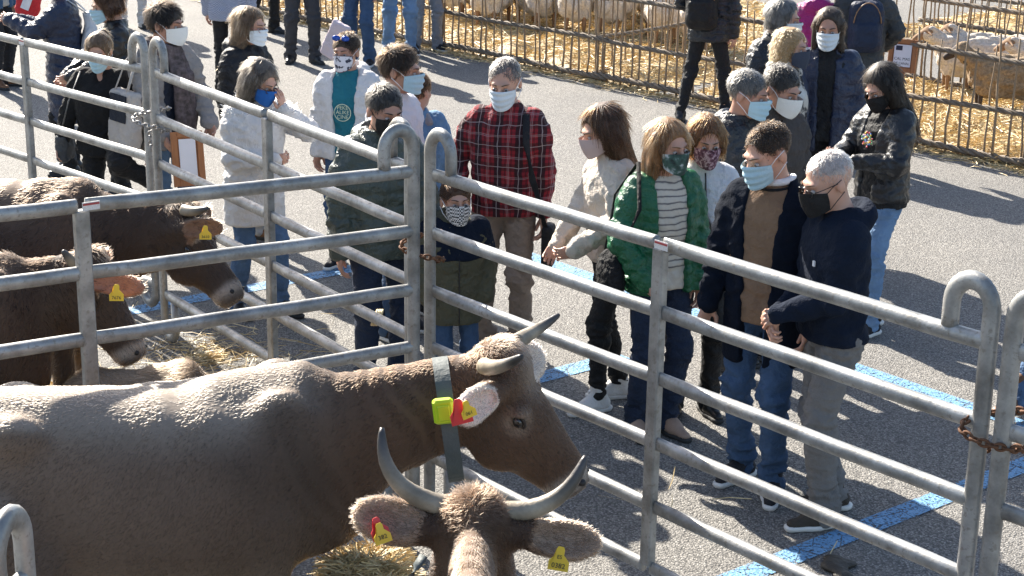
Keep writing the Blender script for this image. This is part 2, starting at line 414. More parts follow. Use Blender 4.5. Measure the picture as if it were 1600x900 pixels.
# straw -------------------------------------------------------------
def straw_mat(c0=(.72, .57, .31), c1=(.45, .32, .14), key='straw'):
    m, N, L, B = nodes_of(key)
    co = N.new('ShaderNodeNewGeometry').outputs['Position']; n = noise(N, L, 23, 4, co)
    L.new(mixc(N, L, ramp(N, L, n, [(.35, (0, 0, 0)), (.65, (1, 1, 1))]), c1, c0), B.inputs['Base Color'])
    B.inputs['Roughness'].default_value = .55; return m
M_STRAW = straw_mat()
M_STRAWBED = straw_mat((.55, .42, .21), (.30, .21, .10), 'straw_bed')
def straws(P, ln, wd, r, up=.25, arc=.3):
    """loose stalks: each a bent strip of two quads at the points P"""
    n = len(P); a = r.uniform(0, 2*math.pi, n); e = r.normal(0, up, n)
    u = np.stack([np.cos(a)*np.cos(e), np.sin(a)*np.cos(e), np.sin(e)], 1); l = ln*r.uniform(.5, 1.4, n)[:, None]
    s = np.cross(u, r.normal(size=(n, 3))); s /= np.linalg.norm(s, axis=1, keepdims=True); s *= wd*.5
    bend = r.normal(0, arc, (n, 3))*l*.3
    a0, m0, b0 = P-u*l*.5, P+bend*.5+np.array([0, 0, 1.0])*np.abs(bend[:, 2:3])*.3, P+u*l*.5
    V = np.stack([a0-s, a0+s, m0-s, m0+s, b0-s*.6, b0+s*.6], 1).reshape(-1, 3)
    i = np.arange(n)[:, None]*6
    F = np.vstack([i+np.array([0, 1, 3, 2]), i+np.array([2, 3, 5, 4])])
    V[:, 2] = np.maximum(V[:, 2], .006)
    return V, F
def mound(name, poly, hgt, seed, nstraw, ln=.2, wd=.006, res=.12, rough=.06, label=None, edge=.35, cat='straw'):
    """uneven bed of straw inside a ground polygon, with loose stalks on it"""
    r = np.random.default_rng(seed); poly = np.asarray(poly, float)[:, :2]; lo, hi = poly.min(0), poly.max(0)
    def inside(P):
        c = np.zeros(len(P), bool); j = len(poly)-1
        for i in range(len(poly)):
            a, b = poly[i], poly[j]
            m = ((a[1] > P[:, 1]) != (b[1] > P[:, 1])) & (P[:, 0] < (b[0]-a[0])*(P[:, 1]-a[1])/(b[1]-a[1]+1e-12)+a[0]); c ^= m; j = i
        return c
    def edist(P):
        d = np.full(len(P), 1e9)
        for i in range(len(poly)):
            a, b = poly[i], poly[(i+1) % len(poly)]; ba = b-a
            t = np.clip(((P-a)@ba)/(ba@ba), 0, 1); d = np.minimum(d, np.linalg.norm(P-a-t[:, None]*ba, axis=1))
        return d
    ks = [(r.normal(size=2)*s, r.uniform(0, 6), am) for s, am in ((2, .4), (3.5, .3), (6, .25), (10, .2), (16, .16), (25, .12))]
    def height(P):
        e = np.clip(edist(P)/edge, 0, 1); w = sum(am*np.sin(P@k+ph) for k, ph, am in ks)
        return e**.7*(hgt*.6+rough*(w+.4*np.abs(w)))
    nx, ny = [max(2, int(math.ceil((hi[i]-lo[i])/res))) for i in range(2)]
    gx, gy = np.meshgrid(np.linspace(lo[0], hi[0], nx+1), np.linspace(lo[1], hi[1], ny+1), indexing='ij')
    P = np.c_[gx.ravel(), gy.ravel()]; ins = inside(P); z = np.where(ins, height(P), 0)
    idx = np.arange((nx+1)*(ny+1)).reshape(nx+1, ny+1)
    F = np.stack([idx[:-1, :-1], idx[1:, :-1], idx[1:, 1:], idx[:-1, 1:]], -1).reshape(-1, 4)
    F = F[ins[F].any(1)]
    use, inv = np.unique(F, return_inverse=True); F = inv.reshape(F.shape)
    o = mesh_np(name, np.c_[P, z+.008][use], F, M_STRAWBED, True)
    Q = r.uniform(lo, hi, (nstraw*3, 2)); Q = Q[inside(Q)][:nstraw]
    V, F2 = straws(np.c_[Q, height(Q)+.015+np.abs(r.normal(0, .012, len(Q)))], ln, wd, r)
    s = mesh_np('loose_stalks', V, F2, M_STRAW, False, parent=o)
    tag(o, label, cat, kind='stuff'); tag(s, kind='stuff'); return o

# ================================================================== CATTLE PANELS
def galv_mat():
    m, N, L, B = nodes_of('galvanised_steel'); co = objco(N)
    n1 = noise(N, L, 6, 5, co, .65); n2 = noise(N, L, 45, 4, co, .6)
    c = ramp(N, L, n1, [(.32, (.15, .148, .142)), (.48, (.26, .26, .25)), (.58, (.33, .33, .32)), (.72, (.44, .43, .415))])
    c = mixc(N, L, ramp(N, L, n2, [(.56, (0, 0, 0)), (.66, (.7, .7, .7))]), c, (.20, .18, .155))
    n3 = noise(N, L, 3.1, 6, co, .75)
    c = mixc(N, L, ramp(N, L, n3, [(.64, (0, 0, 0)), (.72, (.8, .8, .8))]), c, (.15, .10, .065))
    L.new(c, B.inputs['Base Color']); B.inputs['Metallic'].default_value = .45
    L.new(ramp(N, L, n2, [(.3, (.34,)*3), (.7, (.58,)*3)]), B.inputs['Roughness'])
    bump(N, L, B, n2, .003, .45); return m
M_GALV = galv_mat()
M_RUST = plain('rusty_chain', (.13, .06, .03), .8, .3, bsc=90, var=.5)
M_CHAIN = plain('steel_chain', (.30, .29, .28), .45, .8, bsc=60, var=.3)
RD, RTOP = .2652, 1.6555
def solve_end(p1, k1, p2, k2):
    """spot of a panel end from two rails seen there -> (x, y, offset of the panel above the ground)"""
    lo, hi = 2.0, 30.0
    for _ in range(60):
        y = .5*(lo+hi); dz = dp(*p1, y)[2]-dp(*p2, y)[2]
        if dz < (k2-k1)*RD: lo = y
        else: hi = y
    P = dp(*p1, y); return np.array([P[0], y, P[2]-(RTOP-k1*RD)])
def panel(A, B, label, mids=(.5,), curl=(1, 1), post_w=.031, loops=True, top_lab=None):
    """A, B ground ends (x,y,dz). Six rails, end posts bent over into hooks at the top and into loops at the foot."""
    A = np.asarray(A, float); B = np.asarray(B, float); root = empty('cattle_panel', (A[0], A[1], 0), 0.0)
    u = B-A; Lh = np.linalg.norm(u[:2]); ux = np.array([u[0], u[1], 0])/Lh; slope = u[2]/Lh
    root.rotation_euler[2] = math.atan2(ux[1], ux[0])
    def pt(s, z): return np.array([s, 0, A[2]+slope*s+z])
    r = .0255; segs = [0.0]+list(mids)+[1.0]
    for i in range(6):
        z = RTOP-i*RD
        for j in range(len(segs)-1):
            s0, s1 = segs[j]*Lh+(.018 if j else .0), segs[j+1]*Lh-(.018 if j < len(segs)-2 else 0)
            ss = np.array([0, .012, .05, .16, .4, .6, .84, .95, .985, 1.0]) ; ss = s0+(s1-s0)*np.array([0, .01, .05, .12, .4, .6, .88, .95, .99, 1.0])
            fl = np.array([.35, .4, .6, 1, 1, 1, 1, .9, .8, .8])
            tube_ob('rail', [pt(s, z+.0015*math.sin(9*s+i)) for s in ss], r, M_GALV, root, n=12, flat=1.12, fl=fl)
    for e, (s, sg) in enumerate(((0.0, 1), (Lh, -1))):
        if not curl[e]: continue
        R = .075; zt = RTOP+.10
        top = [pt(s+sg*(R-R*math.cos(a)), zt+R*1.15*math.sin(a)) for a in np.linspace(0, math.pi, 13)]
        tail = [pt(s+sg*2*R, zt-.04), pt(s+sg*2*R, RTOP+.02)]
        if loops:
            zb = .105-A[2]
            bot = [pt(s+sg*(R-R*math.cos(a)), zb-.075*math.sin(a)) for a in np.linspace(math.pi, 0, 13)]
            foot = [pt(s+sg*2*R, RTOP-5*RD-.02), pt(s+sg*2*R, zb+.03)]+bot
        else: foot = [pt(s, .0-A[2])]
        zz = [pt(s, z) for z in np.linspace(.2-A[2], zt-.06, 7)]
        tube_ob('post', foot+zz+top+tail, post_w, M_GALV, root, n=12, flat=.74, hint=(0, 1, 0))
    for m in mids:
        V, F = box_vf(pt(m*Lh, (RTOP-.03+RTOP-5*RD+.02)/2), (.029, .020, (5*RD-.02)/2), None, .006)
        mesh_np('post', V, F, M_GALV, False, parent=root)
    if top_lab is not None:
        o = box_ob('sticker', pt(mids[0]*Lh+.03, RTOP+.004)+np.array([0, top_lab*.0285, 0]), (.035, .0012, .016), plain('sticker', (.62, .6, .58), .5, bsc=300, var=.5), root)
        box_ob('sticker_band', pt(mids[0]*Lh+.03, RTOP+.012)+np.array([0, top_lab*.0300, 0]), (.033, .0012, .004), plain('sticker_red', (.35, .05, .05), .5), root)
    tag(root, label, 'fence panel', 'steel cattle panels of the pens'); return root
E4a = solve_end((672, 271.5), 0, (671, 541), 3); E4b = solve_end((1545, 536), 0, (1519, 899), 3)
E3a = solve_end((0, 335), 0, (0, 548), 2); E3b = solve_end((646, 268), 0, (646, 541), 3)
E2a = solve_end((240, 113), 0, (240, 458), 5); E2b = solve_end((640, 262), 0, (640, 525), 3)
E1a = solve_end((0, 57), 0, (0, 178), 2); E1b = solve_end((227, 109), 0, (227, 246), 2)
for n_ in ('E1a', 'E1b', 'E2a', 'E2b', 'E3a', 'E3b', 'E4a', 'E4b'): print(n_, globals()[n_].round(3), end=' ')
print()
EXT = 1.15
def unitv(A, B): return (np.asarray(B)-np.asarray(A))/np.linalg.norm((np.asarray(B)-np.asarray(A))[:2])
P1a = E1b-unitv(E1a, E1b)*2.95
panel(P1a, E1b, 'far steel cattle panel in front of the woman in the black top', (.456,), top_lab=-1)
panel(E2a, E2b, 'steel cattle panel in front of the woman in the white coat, before the green puffer', (.503,))
P3a = E3b-unitv(E3a, E3b)*3.0
panel(P3a, E3b, 'steel divider panel crossing in front of the two dark brown cows', (.495,), top_lab=-1)
panel(E4a, E4b, 'long steel cattle panel in front of the hooded man and green jacket woman', (.4975,), top_lab=-1)
u4 = unitv(E4a, E4b); E5a = E4b+u4*.085; panel(E5a, E5a+u4*2.9+np.array([.25, .2, 0]), 'steel cattle panel at the right edge chained to its neighbour', (.5,))
Q6 = dp(20, 800, 3.75); E6 = np.array([Q6[0]+.02, 3.75, Q6[2]-RTOP-.17]); panel(E6+np.array([-.4, -2.7, 0]), E6, 'near steel panel end with curled top in the lower left corner', (.5,), loops=False)

def chain(name, pts, mat, label, link_l=.038, wire=.0042):
    """links threaded along a polyline"""
    P = np.asarray(pts, float); seg = np.linalg.norm(np.diff(P, axis=0), axis=1); T = np.r_[0, np.cumsum(seg)]
    n = max(2, int(T[-1]/(link_l*.72))); root = empty(name, P[0]); me = None
    a = np.linspace(0, 2*math.pi, 15)[:-1]
    ring = [np.array([math.cos(t)*link_l*.5, math.sin(t)*link_l*.3, 0]) for t in a]; ring.append(ring[0]); ring.append(ring[1])
    V, F = tri_fix(*tube(ring, wire, n=6, cap=False)); me = mesh_np('chain_link', V, F, mat, True, ob=False)
    for i in range(n):
        t = T[-1]*(i+.5)/n; p = np.array([np.interp(t, T, P[:, k]) for k in range(3)]); q = np.array([np.interp(min(t+.01, T[-1]), T, P[:, k])-np.interp(max(t-.01, 0), T, P[:, k]) for k in range(3)])
        u, v, w = frame(q); s = 1 if i % 2 else 0
        if s: v, w = w, -v
        o = link('chain_link', me, root); o.matrix_local = Matrix(((u[0], v[0], w[0], p[0]-P[0][0]), (u[1], v[1], w[1], p[1]-P[0][1]), (u[2], v[2], w[2], p[2]-P[0][2]), (0, 0, 0, 1)))
    tag(root, label, 'chain'); return root
def wrap(px, py, y, r=.06, turns=1.3, drop=.12, ext=(0, 0, 0)):
    c = dp(px, py, y); pts = [c+np.array([r*math.cos(a)*1.5, r*math.sin(a), -.02*a]) for a in np.linspace(0, turns*2*math.pi, 26)]
    return pts+[pts[-1]+np.array([.01, -.01, -drop])]
chain('chain', wrap(660, 362, E4a[1]-.02, .062, 1.2, .05), M_RUST, 'rusty chain tying the two posts beside the boy', .036, .0048)
chain('chain', wrap(1556, 642, E4b[1]-.03, .066, 1.3, .06), M_RUST, 'rusty chain tying the posts at the right edge', .036, .0048)
chain('chain', wrap(236, 168, E2a[1]-.02, .07, 1.3, .10), M_CHAIN, 'grey chain round the posts beside the clipboard', .036, .0048)
# old tape / knot on the far panel's fifth rail
# ================================================================== SHEEP PENS: wooden hurdles, straw
def wood_mat(c, key):
    m, N, L, B = nodes_of(key); co = objco(N); mp = nd(N, 'ShaderNodeMapping'); mp.inputs['Scale'].default_value = (30, 30, 3); L.new(co, mp.inputs[0])
    n = nd(N, 'ShaderNodeTexNoise', Scale=2.0, Detail=6, Roughness=.7); L.new(mp.outputs[0], n.inputs['Vector'])
    L.new(mixc(N, L, n.outputs['Fac'], tuple(x*.55 for x in c), tuple(x*1.35 for x in c)), B.inputs['Base Color'])
    B.inputs['Roughness'].default_value = .8; bump(N, L, B, n.outputs['Fac'], .006, .6); return m
M_STAKE = wood_mat((.27, .195, .125), 'hurdle_stake'); M_WOVEN = wood_mat((.18, .142, .105), 'woven_rail'); M_BOARD = wood_mat((.36, .15, .06), 'reddish_board')
def stake_mesh(seed):
    r = random.Random(seed); h = r.uniform(1.0, 1.12); zs = np.linspace(0, h, 6)
    pts = [(r.uniform(-.01, .01), r.uniform(-.01, .01), z) for z in zs]
    V, F = tri_fix(*tube(pts, np.linspace(.0125, .008, 6)*r.uniform(.85, 1.2), n=6)); return mesh_np('stake', V, F, M_STAKE, True, ob=False)
STAKES = [stake_mesh(i) for i in range(7)]
def hurdle(A, B, label, group='wooden hurdles of the sheep pens', step=.125, z=0.0):
    A = np.array([A[0], A[1], 0.]); B = np.array([B[0], B[1], 0.]); u = unit(B-A); L_ = np.linalg.norm(B-A); r = random.Random(int(A[0]*100))
    root = empty('wooden_hurdle', A, math.atan2(u[1], u[0]))
    n = int(L_/step)
    for i in range(n+1):
        o = link('stake', STAKES[r.randrange(7)], root); o.location = (L_*(i+.5*r.uniform(-.4, .4))/n, r.uniform(-.012, .012), .01)
        o.rotation_euler = (r.uniform(-.03, .03), r.uniform(-.035, .035), r.uniform(0, 6)); o.scale = (1, 1, r.uniform(.93, 1.06))
    for zc, rad in ((.07, .028), (.47, .022), (.93, .023)):
        parts = []
        m = int(L_/.035); ss = np.linspace(-.05, L_+.05, m); sag = .012*np.sin(ss*1.7+zc*7)
        for ph in (0, 2.1, 4.2):
            a = ss*2*math.pi/.34+ph; parts.append(tri_fix(*tube(np.c_[ss, rad*.75*np.cos(a), zc+sag+rad*.62*np.sin(a)], rad*.62, n=6)))
        V, F = join(parts); mesh_np('woven_rail', V, F, M_WOVEN, True, parent=root)
    tag(root, label, 'hurdle', group)
HA, HB = gp(700, 80), gp(1600, 265); hu = unit(HB-HA); hn = np.array([-hu[1], hu[0], 0]); hn = hn if hn[1] > 0 else -hn
hurdle(HA-hu*5.4, HA-hu*2.75, 'wooden hurdle behind the man in dark grey trousers at the top left')
hurdle(HA-hu*2.7, HA-hu*.1, 'wooden hurdle behind the legs in blue jeans')
hurdle(HA-hu*.05, HA+hu*2.62, 'wooden hurdle behind the man in the plaid shirt')
hurdle(HA+hu*2.5, HA+hu*5.1, 'wooden hurdle behind the standing person in black')
hurdle(HA+hu*5.15, HA+hu*7.75, 'wooden hurdle with the sign, right of the phone woman')
hurdle(HA+hu*7.8, HA+hu*10.4, 'wooden hurdle leaving the picture at the right edge')
KB = gp(1600, 160); ku = hu
hurdle(KB-ku*2.7, KB-ku*.05, 'back hurdle behind the brown sheep, left half')
hurdle(KB, KB+ku*2.6, 'back hurdle behind the brown sheep, right half')
pA = HA+hu*2.45+hn*.05; hurdle(pA, pA+unit(gp(1110, 92)-pA)*2.6, 'partition hurdle running back between the sheep')
pB = gp(1440, 40); hurdle(pB, pB+hu*2.7, 'farthest hurdle at the top right corner'); hurdle(pB+hu*2.75, pB+hu*5.3, 'farthest hurdle continuing out of the right edge')
mound('straw_bed', [HA-hu*7+hn*.0, HA+hu*3.2+hn*.0, HA+hu*3.2+hn*6, HA-hu*7+hn*6], .10, 3, 26000, .24, .009, .13, .06, 'golden straw bedding in the pen behind the plaid man')
mound('straw_bed', [HA+hu*3.9+hn*.0, HA+hu*10+hn*.0, KB+hu*3.5-hn*.1, KB-hu*3.3-hn*.1], .10, 4, 16000, .22, .008, .11, .06, 'golden straw bedding under the brown sheep at the right')
mound('straw_bed', [pB+hn*.1, pB+hu*5+hn*.1, pB+hu*5+hn*4, pB+hn*4], .1, 5, 5000, .25, .01, .2, .06, 'far strip of straw at the top right')
def litter(name, c, R, n, seed, label):
    r = np.random.default_rng(seed); a = r.uniform(0, 6.28, n); d = np.abs(r.normal(0, 1, n))
    V, F = straws(np.c_[c[0]+R[0]*d*np.cos(a), c[1]+R[1]*d*np.sin(a), np.full(n, .008)+.01*r.random(n)], .16, .005, r, .1)
    tag(mesh_np(name, V, F, M_STRAW, False), label, 'straw', kind='stuff')
# straw that spilled out along the foot of the hurdles
r_ = np.random.default_rng(11); n_ = 2600; t_ = r_.uniform(-5, 9, n_); off = -np.abs(r_.normal(0, .10, n_))
V_, F_ = straws(HA+hu*t_[:, None]+hn*off[:, None]+np.array([0, 0, .012]), .18, .007, r_, .12); tag(mesh_np('spilled_straw', V_, F_, M_STRAW, False), 'spilled straw along the foot of the hurdles', 'straw', kind='stuff')
pen = [gp(60, 600)+[-.2, -.6, 0], gp(330, 640)+[0, -.5, 0], gp(330, 585), gp(215, 548), gp(60, 540)]
mound('straw_heap', [[-2.1, 6.6, 0], [-1.35, 6.7, 0], [-1.35, 8.0, 0], [-1.75, 8.55, 0], [-2.6, 8.5, 0], [-2.9, 7.2, 0]], .28, 6, 9000, .2, .006, .07, .05, 'straw heap under the two dark brown cows')
litter('scattered_straw', gp(330, 560), (.5, .5), 500, 21, 'scattered straw on the asphalt beside the pen loop foot')
litter('scattered_straw', gp(1000, 780), (1.2, .5), 14, 22, 'few straws on the asphalt under the long panel')
mound('straw_bale', [[-.72, 5.4, 0], [-.32, 5.4, 0], [-.32, 5.95, 0], [-.72, 5.95, 0]], .75, 8, 9000, .16, .005, .04, .05, 'straw pile below the horned cow with the yellow tags', edge=.1)

# sign on the hurdle
def text_mesh(name, body, size, mat, parent, M, align='CENTER', ext=.0006):
    c = bpy.data.curves.new(name, 'FONT'); c.body = body; c.size = size; c.align_x = align; c.align_y = 'CENTER'; c.extrude = ext; c.resolution_u = 2
    t = bpy.data.objects.new(name, c); COL.objects.link(t); bpy.context.view_layer.update()
    me = bpy.data.meshes.new_from_object(t.evaluated_get(bpy.context.evaluated_depsgraph_get())); bpy.data.objects.remove(t); me.materials.clear(); me.materials.append(mat)
    o = link(name, me, parent); o.matrix_local = M; return o
M_INK = plain('ink', (.015, .015, .02), .7); M_PAPER = plain('paper', (.74, .73, .76), .7, bsc=14, bs=.15, bd=.004, var=.06)
def board(name, P, w, h, rz, tilt, label, lines, cat, post=0):
    root = empty(name, P, rz); root.rotation_euler = (tilt, 0, rz)
    for s in (-1, 1):
        box_ob('frame_bar', (s*(w/2-.02), 0, 0), (.02, .013, h/2), M_BOARD, root, bev=.003)
        box_ob('frame_bar', (0, -.001, s*(h/2-.02)), (w/2-.0405, .013, .02), M_BOARD, root, bev=.003)
    box_ob('backing', (0, .008, 0), (w/2-.03, .004, h/2-.03), M_BOARD, root)
    box_ob('paper', (0, -.001, .0), (w/2-.05, .002, h/2-.05), M_PAPER, root)
    for b, z, sz in lines: text_mesh('lettering', b, sz, M_INK, root, Matrix.Translation((0, -.0036, z)) @ Matrix.Rotation(math.pi/2, 4, 'X'))
    if post: box_ob('post', (.0, .03, -h/2-post/2+.08), (.03, .014, post/2), M_BOARD, root)
    tag(root, label, cat); return root
sp = HA+hu*5.62-hn*.06; sg = dp(1410, 87, sp[1]-.0)
sg_y = (HA+hu*((dp(1410, 87, 15.6)-HA)@hu))[1]; sg = dp(1410, 87, sg_y-.06)
sgn = board('sign', sg, .26, .30, math.atan2(hu[1], hu[0])+.35, -.12, 'reddish wooden framed sign with white paper hung on the hurdle', [('CAL MAS', -.03, .036), ('DE CANAL', -.07, .030)], 'sign', .75)
box_ob('crest', (-.035, -.0036, .068), (.03, .001, .021), plain('crest', (.02, .025, .05), .6), sgn)

# ================================================================== PEOPLE
def ik(a, t, l1, l2, pole):
    a = np.asarray(a, float); t = np.asarray(t, float); d = t-a; L = np.linalg.norm(d)
    if L > (l1+l2)*.995: t = a+d/L*(l1+l2)*.995; d = t-a; L = np.linalg.norm(d)
    x = (l1*l1-l2*l2+L*L)/(2*L); y = math.sqrt(max(l1*l1-x*x, 0)); u = d/L
    p = np.asarray(pole, float); p = unit(p-u*(p@u)); return a+u*x+p*y, t
M_EYEW = plain('eye_white', (.62, .58, .55), .25); M_EYED = plain('eye_dark', (.025, .015, .01), .15)
HAIRC = {'black': ((.012, .009, .007), (.035, .024, .017)), 'dark': ((.028, .017, .010), (.07, .042, .024)), 'brown': ((.05, .022, .009), (.17, .078, .034)),
         'auburn': ((.13, .055, .02), (.33, .16, .06)), 'golden': ((.20, .095, .035), (.46, .26, .115)), 'blonde': ((.26, .16, .07), (.55, .38, .19)), 'grey': ((.09, .086, .082), (.30, .29, .275)),
         'ash': ((.085, .05, .027), (.36, .24, .14)), 'greybrown': ((.07, .055, .042), (.36, .30, .24)), 'white': ((.27, .265, .26), (.56, .55, .54)), 'salt': ((.02, .017, .015), (.12, .11, .10))}
FINGERS = [(-.036, .070, .0085), (-.013, .080, .009), (.010, .075, .009), (.032, .060, .0078)]
def hand_mesh(wrist, fdir, pn, side, curl=.6, vox=.0045, sc=1.0):
    """palm, four unequal bent fingers and a thumb. fdir = along the palm, pn = palm normal (curl direction), side=+1 left"""
    u = unit(fdir); n = unit(np.asarray(pn)-u*(np.asarray(pn)@u)); w = np.cross(n, u)*side     # w: towards the little finger
    W = np.asarray(wrist, float); v = Vol(vox)
    P = lambda a, b, c: W+sc*(u*a+w*b+n*c)
    R = np.stack([u, w, n], 1)
    v.cone(P(-.05, 0, 0), P(.02, 0, 0), .027*sc, .025*sc, .02)
    v.ell(P(.05, .0, 0), (.054*sc, .042*sc, .0165*sc), R, .015)
    for b, ln, r in FINGERS:
        a0 = P(.088-abs(b)*.25, b*1.0, 0); c = curl
        d1 = unit(u*math.cos(c*.8)+n*math.sin(c*.8)+w*b*1.5); a1 = a0+d1*ln*.48*sc
        d2 = unit(u*math.cos(c*1.9)+n*math.sin(c*1.9)+w*b*.8); a2 = a1+d2*ln*.32*sc
        d3 = unit(u*math.cos(c*2.7)+n*math.sin(c*2.7)); a3 = a2+d3*ln*.24*sc
        v.cone(a0-d1*.02*sc, a1, r*1.08*sc, r*sc, .005).cone(a1, a2, r*sc, r*.92*sc, .003).cone(a2, a3, r*.92*sc, r*.75*sc, .003)
    t0 = P(.018, -.03, .006); t1 = P(.052, -.056, .018+.012*curl); t2 = P(.084, -.054, .026+.02*curl)
    v.cone(t0, t1, .0135*sc, .011*sc, .012).cone(t1, t2, .011*sc, .0085*sc, .003)
    return v.mesh(0)
def person(label, loc, h, phi, sex='m', feet=((.10, 0, .2), (-.10, 0, .2)), lhand=None, rhand=None, lpole=(.5, .6, -.2), rpole=(-.5, .6, -.2),
           head=(0, 0, 0), lean=0.0, fat=1.0, hs=1.07, skin='l', top=None, inner=None, legs=None, shoes=None, hair=None, mask=None, glasses=None,
           vox=.0115, hands=(.5, .5), hdir=(None, None), hpn=(None, None), group='visitors at the fair', cut_head=False, name='person', anchor=None):
    seed = int(abs(hash_(label))) % 100000; r = np.random.default_rng(seed); S = h/1.75
    if anchor == 'head':
        o_ = np.array([0, -lean*.61-.005, 1.545])+hs*0+(rotz(head[0])@rotx(head[1])@roty(head[2]))@np.array([0, .0, .2]); loc = np.asarray(loc)-rotz(phi)@(np.array([o_[0], o_[1], 0])*S)
    root = empty(name, (loc[0], loc[1], 0), phi); tag(root, label, 'person', group)
    sw = (.172 if sex == 'm' else .152)*(.5+.5*fat); hw = .09
    ly = lambda z: -lean*max(z-.93, 0)*1.0
    LH = lhand if lhand is not None else (.235, -.04, .84); RH = rhand if rhand is not None else (-.235, -.04, .84)
    sh = {1: np.array([sw, ly(1.4)+.01, 1.405]), -1: np.array([-sw, ly(1.4)+.01, 1.405])}
    el, wr = {}, {}
    for s, H_, pole in ((1, LH, lpole), (-1, RH, rpole)): el[s], wr[s] = ik(sh[s], H_, .285, .262, pole)
    hip = {1: np.array([hw, 0, .93]), -1: np.array([-hw, 0, .93])}; kn, an, ft = {}, {}, {}
    for s, f in ((1, feet[0]), (-1, feet[1])):
        a = np.array([f[0], f[1], .085+(f[3] if len(f) > 3 else 0)]); kn[s], an[s] = ik(hip[s], a, .425, .435, (s*.12, -1, 0)); ft[s] = (np.array([an[s][0], an[s][1], an[s][2]-.085]), f[2]*s)
    nb = np.array([0, ly(1.48)+.015, 1.47]); RH_ = rotz(head[0])@rotx(head[1])@roty(head[2]); nt = np.array([0, ly(1.54)-.005, 1.545])
    hc = nt+RH_@np.array([0, -.02, .088]); hp = lambda p: hc+hs*(RH_@np.asarray(p, float))
    # ---- body (one continuous figure; hands are modelled finely and merged into the same mesh)
    if not cut_head:
        b = Vol(min(vox, .0095))
        hr = lambda c, rr, k=.02, mode='u': b.ell(hp(c), np.asarray(rr)*hs, RH_, k, mode)
        b.cone((0, ly(1.2), 1.12), (0, ly(1.4), 1.38), .085, .08, .04).cone((0, 0, .95), (0, ly(1.2), 1.12), .08, .085, .04)
        for s in (1, -1):
            b.cone(sh[s]*[.8, 1, 1], el[s], .036, .034, .03).cone(el[s], wr[s], .034, .025, .02)
            b.cone(hip[s], kn[s], .052, .034, .04).cone(kn[s], an[s], .034, .024, .03)
        b.cone(nb-[0, 0, .05], nb, .075, .062, .03).cone(nb, hp((0, .02, -.06)), .058, .055, .03)
        hr((0, .018, .03), (.076, .096, .088)); hr((0, -.028, -.035), (.061, .066, .082), .03); hr((0, -.068, -.092), (.030, .026, .024), .03)
        hr((0, -.08, .022), (.052, .022, .014), .015)
        for s in (1, -1):
            hr((s*.031, -.104, -.002), (.019, .018, .012), .010, 's'); hr((s*.040, -.062, -.03), (.022, .022, .018), .02)
            hr((s*.080, .014, -.012), (.010, .021, .033), .008)
        b.cone(hp((0, -.096, .004)), hp((0, -.122, -.034)), .009*hs, .0145*hs, .012)
        V, F = b.mesh(1); parts = [(V, F)]
        for i, s in enumerate((1, -1)):
            if hands[i] is None: continue
            fd = hdir[i] if hdir[i] is not None else unit(wr[s]-el[s]); pn = hpn[i] if hpn[i] is not None else (-s, -.3, 0)
            parts.append(hand_mesh(wr[s], fd, pn, s, hands[i], .0045 if vox < .0125 else .008, .97 if sex == 'm' else .9))
        V, F = join(parts); mesh_np('body', V*S, F, skin_mat(skin), parent=root)
        ebm = hair_mat(*HAIRC[hair.get('brow', hair['col'] if hair['col'] not in ('blonde', 'white') else 'ash')]) if hair else None
        for s in (1, -1):
            q = Vol(.004); q.ell((0, 0, 0), (.0125, .010, .0085)); V, F = q.mesh(0)
            c_ = np.where((np.hypot(V[:, 0], V[:, 2]+.001) < .0062)[:, None], (.02, .012, .008), (.36, .32, .30))
            mesh_np('eye', (hp((s*.031, -.0885, -.003))+(V*hs)@RH_.T)*S, F, vcol_mat('eye', .2, .5, var=0, bs=0), col=c_, parent=root)
            arc = [hp((s*(.012+.038*t), -.105+.022*t*t, .0235+.005*math.sin(t*2.6))) for t in np.linspace(0, 1, 6)]
            tube_ob('eyebrow', np.array(arc)*S, np.array([.0022, .0032, .0032, .0028, .002, .001])*hs*S, plain('brow_'+hair['col'], tuple(np.array(HAIRC[hair['col'] if hair['col'] not in ('blonde', 'white', 'auburn', 'grey') else 'ash'][0])), .8), root, n=6)
        # ---- hair
        st = hair['style']; g = Vol(.009); e_ = hair.get('vol', 0.0)
        e_ = e_-(.004 if st == 'short' else 0); g.ell((0, .02, .036), (.084+e_, .104+e_, .092+e_))
        if st in ('bob', 'long', 'shag'):
            zb = {'bob': -.10, 'shag': -.12, 'long': -.30}[st]; zb = hair.get('zb', zb); sd_ = hair.get('wide', .092)
            if st == 'long': kk_ = [(-.04, 0, -.03, sd_-.02, .08), (.0, 0, -.035, sd_+e_, .085+e_), (.10, 0, -.052, sd_+e_+.004, .078+e_), (-zb*.6, 0, -.10, sd_+.004, .062), (-zb, 0, -.135, sd_-.02, .045)]
            else: kk_ = [(-.04, 0, -.03, sd_-.02, .08), (.0, 0, -.032, sd_+e_, .085+e_), (-zb*.6, 0, -.042, sd_+e_+.004, .078+e_), (-zb, 0, -.05, sd_-.014, .055)]
            gd = RH_.T@np.array([0, 0, -1.0]); g.loft((0, 0, 0), unit(gd*.5+np.array([0, 0, -.5])) if st == 'long' else unit(gd+np.array([0, 0, -1.5])), kk_, (1, 0, 0), .03)
            for s in (1, -1): g.cone((s*.072, .0, .03), (s*(sd_-.006), -.005+hair.get('fwd', 0), max(zb*.8, -.2)), .026, .022, .03)
        if st == 'bun': g.ell((0, .13, .05), (.045, .04, .045), None, .02)
        if st != 'long': g.ell((0, -.02, -.16), (.3, .3, .11 if st == 'short' else .05), None, .02, 's')
        fz = hair.get('line', 0.0)
        g.ell((0, -.118, -.04+(.012 if st != 'short' else 0)), (.078 if st == 'short' else .086, .078 if st == 'short' else .090, (.105 if st == 'short' else .112)+fz), None, .012, 's')
